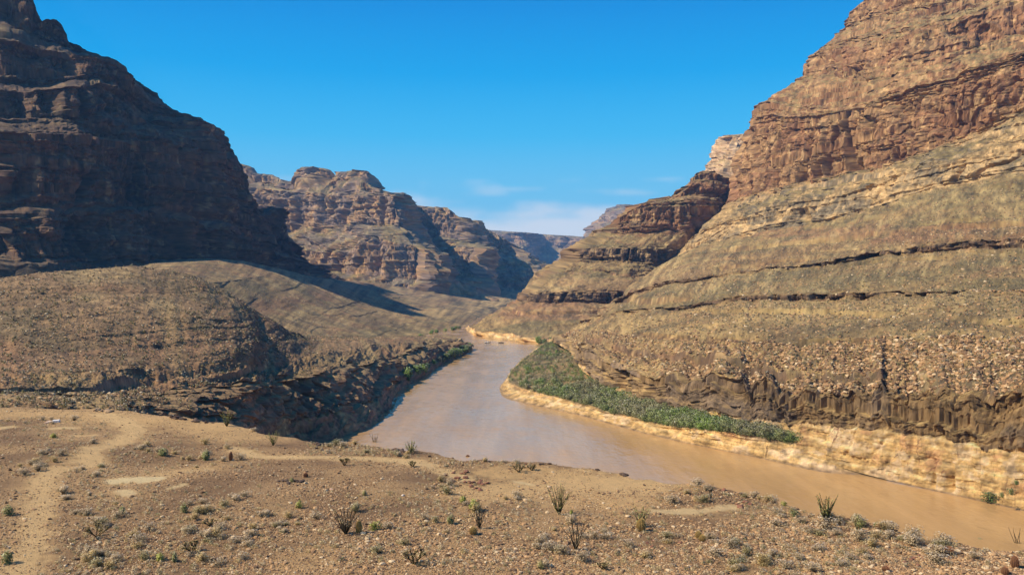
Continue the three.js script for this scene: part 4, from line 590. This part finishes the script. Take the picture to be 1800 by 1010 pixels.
for (const a of [[657, 931, 16, 28, 0, 'bright green shrub right of the tall barrel cactus'], [836, 896, 20, 34, 0, 'bright green shrub behind the pale ocotillo'], [816, 884, 14, 18, 0, 'smaller bright green shrub up left of the one behind the pale ocotillo'], [94, 769, 9, 16, 0, 'small green shrub beside the white slabs'], [525, 893, 15, 18, 0, 'yellow green shrub among grey shrubs in the left half of the mesa'], [214, 902, 14, 18, 1, 'dark green shrub between the tan path and the pale pan'], [324, 901, 20, 18, 1, 'upright dark green shrub below the pale pan'], [513, 847, 9, 12, 1, 'green tuft among the low dark rocks'], [1005, 905, 11, 11, 0, 'little green tuft right of the tall green ocotillo'], [1396, 908, 12, 20, 1, 'olive shrub on the rim left of the dense green ocotillo'], [1380, 880, 9, 14, 0, 'green shrub at the rim right of the dark rim rocks'], [1540, 918, 11, 18, 1, 'dark green shrub on the rim right of the narrow ocotillo'], [1556, 918, 10, 16, 1, 'second dark green shrub on the rim, nearer the river bend'], [1613, 931, 13, 20, 0, 'green and yellow shrub near the rim on the right'], [1645, 942, 11, 22, 0, 'wide green shrub on the rim at the right'], [1725, 948, 12, 30, 1, 'dark flat shrub on the rim near the sparse ocotillo'], [280, 985, 16, 22, 0, 'green shrub low at the left below the yellow brown cholla'], [305, 988, 18, 16, 1, 'olive upright shrub beside the low green shrub'], [790, 920, 16, 22, 1, 'grey green shrub left of the pale ocotillo'], [15, 905, 20, 26, 1, 'olive shrub at the left margin of the tan path'], [12, 990, 26, 28, 1, 'large olive shrub low at the left corner of the mesa'], [950, 1000, 16, 18, 2, 'straw yellow shrub low in the middle of the mesa'], [640, 870, 10, 12, 2, 'tiny straw shrub on open gravel'], [360, 808, 18, 26, 1, 'leafy shrub left of the slender dark cactus'], [285, 800, 14, 24, 1, 'grey green shrub up the slope from the pale pan']]) greenShrub(...a);
// pale dry shrubs: domes of fine twigs
const dryMats = [[0.52, 0.41, 0.28], [0.55, 0.41, 0.2], [0.38, 0.32, 0.18]].map((c) => stdMat(c, 'dry twigs')), dryLeaf = [[0.62, 0.475, 0.28], [0.62, 0.45, 0.18], [0.43, 0.36, 0.15]].map((c) => new THREE.MeshPhysicalMaterial({ name: 'dry leaves', color: new THREE.Color().setRGB(...c), roughness: 0.95, transmission: 0.35, thickness: 0 }));
const dryGeo = [0, 1, 2].map((k) => [twigs(50, 0.5, 0.8, 0.01), leafClump(620, 40 + k, 0.52, 0.85, 0.032, 0.3)]);
const dryKinds = ['pale grey dry shrub', 'straw coloured dry shrub', 'dull olive grey shrub'];
const dryProto = dryKinds.map((_, m) => dryGeo.map(([t, l]) => { const o = new THREE.Group(); part(t, dryMats[m], 'twigs', o); part(l, dryLeaf[m], 'leaves', o); return o; }));
const DRY = [[430, 915, 130, 45, 34, 'on the gravel left of the tall barrel cactus'], [100, 880, 90, 90, 24, 'beside the tan path on the left'], [210, 930, 60, 70, 12, 'between the tan path and the pale pan'], [330, 800, 110, 26, 20, 'on the rise above the pale pan'], [840, 860, 90, 40, 20, 'among the reddish rock litter'], [780, 800, 130, 16, 12, 'along the rim where the pale path ends'], [1250, 870, 120, 30, 20, 'around the slim pale ocotillo'], [1480, 915, 130, 28, 26, 'around the dense green rim ocotillo'], [1650, 955, 150, 34, 34, 'on the crowded rim strip at the right'], [1230, 970, 150, 40, 20, 'in front of the two joined cacti'], [960, 960, 130, 45, 18, 'around the bare pale ocotillo'], [1440, 985, 90, 26, 9, 'on the bare gravel at lower right'], [450, 745, 90, 14, 10, 'on tan soil under the dark shore rocks'], [620, 790, 70, 10, 8, 'behind the pale path at the rim'], [250, 985, 180, 22, 12, 'low at the left by the yellow brown cholla'], [700, 930, 100, 50, 8, 'right of the tall barrel cactus'], [60, 740, 100, 14, 8, 'near the white slabs'], [140, 800, 60, 30, 8, 'at the bend of the tan path']];
for (const [cx, cy, rx, ry, n, where] of DRY) for (let i = 0; i < n; i++) {
  const a = rnd() * 6.283, q = Math.sqrt(rnd()), px = cx + Math.cos(a) * q * rx, py = Math.max(line(EDGE, px) + 1.5, cy + Math.sin(a) * q * ry); if (py > 1030 || px < -30 || px > 1830) continue;
  const [p] = scaleAt(px, py); const [w, pl] = worn(p[0], p[2]); if (w > 0.7 || pl > 0.3) continue;
  const u = rnd(), m = u < 0.6 ? 0 : u < 0.85 ? 1 : 2, o = dryProto[m][Math.floor(rnd() * 3)].clone(), s = rr(0.65, 1.5) * (px > 1350 ? 1.15 : 1); o.position.set(p[0], p[1] - 0.04, p[2]); o.rotation.y = rnd() * 6.283; o.scale.set(s * rr(0.9, 1.25), s * rr(0.4, 0.75), s);
  addTop(o, 'dry_shrub', dryKinds[m] + ' ' + where, 'shrub', dryKinds[m] + 's ' + where);
}
{ const tuft = leafClump(90, 77, 0.5, 0.7, 0.07, 0.4), list = []; let guard = 0;
  while (list.length < 3600 && guard++ < 90000) { const [cx, cy, rx, ry] = DRY[Math.floor(rnd() * DRY.length)], px = cx + rr(-1.25, 1.25) * rx, py = cy + rr(-1.3, 1.3) * ry; if (py < line(EDGE, px) + 1 || py > 1030) continue; const [p] = scaleAt(px, py), [w] = worn(p[0], p[2]); if (w > 0.5) continue; const u = rnd(); list.push([p[0], p[1] - 0.02, p[2], rr(0.2, 0.55), rr(0.5, 0.9), u < 0.6 ? mixC([0.48, 0.37, 0.2], [0.66, 0.52, 0.31], rnd()) : u < 0.85 ? [0.58, 0.45, 0.2] : [0.28, 0.25, 0.1], 0.1]); }
  instances(tuft, leafMat, list, 'dry_grass', 'small dry grass tufts and seedlings between the mesa shrubs', 'dry grass'); }
// rocks
const rockTone = { dark: [0.10, 0.062, 0.042], red: [0.22, 0.095, 0.055], tan: [0.36, 0.235, 0.13], white: [0.72, 0.62, 0.5], pink: [0.6, 0.36, 0.25] };
const rockMats = Object.fromEntries(Object.entries(rockTone).map(([k, c]) => [k, new THREE.MeshStandardMaterial({ name: k + ' rock', color: new THREE.Color().setRGB(...c), roughness: 0.92, flatShading: true })])), rockGeos = [0, 1, 2, 3, 4].map((k) => stoneGeo(2, 11 + k * 2.7, 0.7));
function rockAt(px, py, wpx, tone, label, group) { const [p, s] = scaleAt(px, py), m = new THREE.Mesh(rockGeos[Math.floor(rnd() * 5)], rockMats[tone]), w = wpx * s; m.position.set(p[0], p[1] + w * 0.12, p[2]); m.rotation.set(rr(-0.3, 0.3), rnd() * 6, rr(-0.3, 0.3)); m.scale.set(w * rr(0.9, 1.2), w * rr(0.6, 0.9), w); addTop(m, 'rock', label, 'rock', group); }
for (const [cx, cy, rx, ry, n, w0, w1, tone, where] of [[565, 786, 16, 6, 9, 6, 12, 'dark', 'in the pile on the rim below the grey ocotillo'], [700, 790, 10, 4, 4, 8, 13, 'dark', 'in the block on the rim beside the yellowish ocotillo'], [510, 846, 28, 5, 8, 4, 9, 'dark', 'among the low rocks on open gravel'], [815, 848, 50, 18, 20, 5, 11, 'red', 'in the reddish rock litter above the bright green shrubs'], [1105, 833, 14, 4, 6, 6, 12, 'dark', 'in the outcrop at the rim right of the bare pan'], [1352, 862, 10, 3, 5, 6, 11, 'red', 'in the outcrop at the rim near the slim pale ocotillo'], [1308, 888, 14, 7, 7, 5, 12, 'red', 'around the shrubs below the rim outcrop'], [1625, 984, 50, 12, 14, 5, 11, 'red', 'among shrubs between the barrel cacti at the right'], [335, 735, 40, 6, 12, 6, 14, 'dark', 'in the outcrop below the boulder slope'], [185, 722, 18, 5, 7, 6, 11, 'tan', 'in the heap where the mesa meets the hill'], [1150, 955, 60, 16, 8, 4, 8, 'red', 'on the gravel by the two joined cacti']]) for (let i = 0; i < n; i++) { const a = rnd() * 6.283, q = Math.sqrt(rnd()), px = cx + Math.cos(a) * q * rx; rockAt(px, Math.max(line(EDGE, px) + 1, cy + Math.sin(a) * q * ry), rr(w0, w1), tone, tone.replace('red', 'reddish brown').replace('dark', 'dark brown') + ' rock ' + where, 'rocks ' + where); }
rockAt(582, 861, 7, 'pink', 'single pale pink stone on open gravel'); rockAt(708, 871, 6, 'white', 'single whitish stone on open gravel'); rockAt(792, 858, 7, 'pink', 'salmon pink stone among the reddish rock litter');
for (let i = 0; i < 26; i++) { const px = rr(620, 1790); rockAt(px, line(EDGE, px) + rr(0.5, 5), rr(4, 9), rnd() < 0.5 ? 'dark' : 'red', 'brown rock along the mesa rim above the river', 'rocks along the mesa rim'); }
// white slabs left of the path
function slab(px, py, w, h, d, rgb, turn, name, label) { const [p, s] = scaleAt(px, py), g = new THREE.BoxGeometry(w * s, h * s, d * s, 6, 2, 3), q = g.attributes.position; for (let i = 0; i < q.count; i++) q.setXYZ(i, q.getX(i) + 0.05 * noise(q.getX(i) * 5, q.getY(i) * 5, q.getZ(i) * 5 + px), q.getY(i) + 0.04 * noise(q.getX(i) * 4, 3, q.getZ(i) * 4 + px), q.getZ(i) * (1 + 0.25 * noise(q.getX(i) * 3 + px, 2, 1))); g.computeVertexNormals(); const m = new THREE.Mesh(g, stdMat(rgb, 'bleached slab')); m.position.set(p[0], p[1] + h * s * 0.55, p[2]); m.rotation.set(0.1, turn, 0.05); addTop(m, name, label, 'slab'); }
slab(98, 742, 11, 4, 6, [0.82, 0.78, 0.72], 0.15, 'stone_slab', 'bright white slab lying on brown soil in front of the left hill'); slab(86, 742, 9, 2.5, 4, [0.62, 0.46, 0.36], -0.35, 'stone_slab', 'pinkish slab leaning against the white slab'); slab(81, 743.5, 6, 1.5, 3, [0.6, 0.42, 0.3], 0.5, 'stone_slab', 'thin tan slab at the left end of the white ones');
// bushes by the water
const bushGeo = [1, 2, 3].map((k) => leafClump(420, 60 + k, 0.55, 0.9, 0.06, 0.35)), bushMats = [[0.19, 0.28, 0.035], [0.12, 0.175, 0.035], [0.25, 0.24, 0.08]].map((c) => new THREE.MeshPhysicalMaterial({ name: 'riverside leaves', color: new THREE.Color().setRGB(...c), roughness: 0.9, transmission: 0.25, thickness: 0 })), bushWood = twigs(10, 0.35, 0.6, 0.02);
function bush(px, py, Y, hpx, wpx, m, label, group) { const [x, y, d] = W(px, py, Y), p = at(x, y, d), s = d / F, o = new THREE.Group(); o.position.set(p[0], p[1] - 0.3, p[2]); o.rotation.y = rnd() * 6; o.scale.set(wpx * s, hpx * s, wpx * s); part(bushGeo[Math.floor(rnd() * 3)], bushMats[m], 'foliage', o); part(bushWood, woodMat, 'branches', o); addTop(o, 'riverside_bush', label, 'bush', group); }
for (const [px, py, h, w] of [[702, 664, 22, 32], [716, 668, 26, 34], [730, 659, 22, 30], [742, 654, 18, 26], [712, 656, 20, 34]]) bush(px, py, 3, h, w, 0, 'bright green bush in the clump where the dark shore meets the river', 'bright green bushes on the left shore');
for (let i = 0; i < 26; i++) { const t = rnd(), px = mix(745, 834, t), py = mix(652, 616, t); bush(px - rr(0, 8), py - rr(0, 5), 1.5 + rr(0, 2), rr(8, 17), rr(12, 24), rnd() < 0.55 ? 0 : rnd() < 0.6 ? 1 : 2, 'green bush at the water along the point of the left shore', 'bushes along the left shore point'); }
for (let i = 0; i < 14; i++) { const t = rnd(), px = mix(735, 826, t), py = mix(591, 575.5, t); bush(px - 3, py - rr(0, 1.5), 0.8, rr(4, 7), rr(7, 12), rnd() < 0.6 ? 1 : 0, 'far green bush at the foot of the brown apron by the river', 'far bushes below the apron'); }
bush(946, 602, 1.5, 13, 18, 0, 'green bush at the water below the red spur, left of a pair'); bush(956, 603, 1.5, 10, 16, 1, 'dark green bush beside the green one below the red spur'); bush(968, 600, 2, 9, 14, 0, 'small green bush where the bench begins below the red spur');
bush(1741, 880, 1, 20, 26, 1, 'round dark green bush at the water under the tan sandstone cliff'); bush(1778, 868, 8, 14, 14, 1, 'dark green bush in a crevice of the tan sandstone cliff'); bush(1762, 872, 5, 10, 10, 1, 'small bush between the round bush and the crevice bush'); bush(1788, 850, 12, 9, 12, 1, 'small dark bush highest on the tan sandstone cliff');
// rafts on the far reach
function raft(px, py, len, turn, tube, cargo, label) {
  const [x, y, d] = W(px, py, 0), p = at(x, y, d), o = new THREE.Group(); o.position.set(p[0], 0, p[2]); o.rotation.y = turn;
  const mt = stdMat(tube, 'raft rubber', { roughness: 0.5 }), mc = stdMat(cargo, 'cargo'), r = len * 0.055;
  for (const s of [-1, 1]) part(rod([[-0.5, 0.05], [-0.44, 0], [0.36, 0], [0.5, 0.09]].map(([u, v]) => new THREE.Vector3(u * len, r * 0.7 + v * len, s * len * 0.17 * (u > 0.45 ? 0.55 : 1))), [r * 0.7, r, r, r * 0.6], 10), mt, 'tube', o);
  const deck = new THREE.BoxGeometry(len * 0.8, r * 0.5, len * 0.3); deck.translate(0, r * 0.9, 0); part(deck, mt, 'deck', o);
  for (const u of [-0.2, 0.1]) { const c = new THREE.BoxGeometry(len * 0.2, r * 2, len * 0.24, 2, 2, 2); c.translate(u * len, r * 2.1, 0); part(c, mc, 'cargo_box', o); }
  const mo = new THREE.BoxGeometry(len * 0.05, r * 2.6, len * 0.06); mo.translate(-0.49 * len, r * 1.6, 0); part(mo, mc, 'outboard_motor', o);
  addTop(o, 'raft', label, 'boat');
}
raft(857, 602.5, 9, 0.35, [0.75, 0.73, 0.7], [0.8, 0.78, 0.72], 'white raft on the far reach of the river, the brighter of two'); raft(881, 602.5, 8, -0.2, [0.1, 0.1, 0.11], [0.2, 0.16, 0.12], 'dark raft on the far reach of the river, right of the white one');
renderer.render(scene, camera);
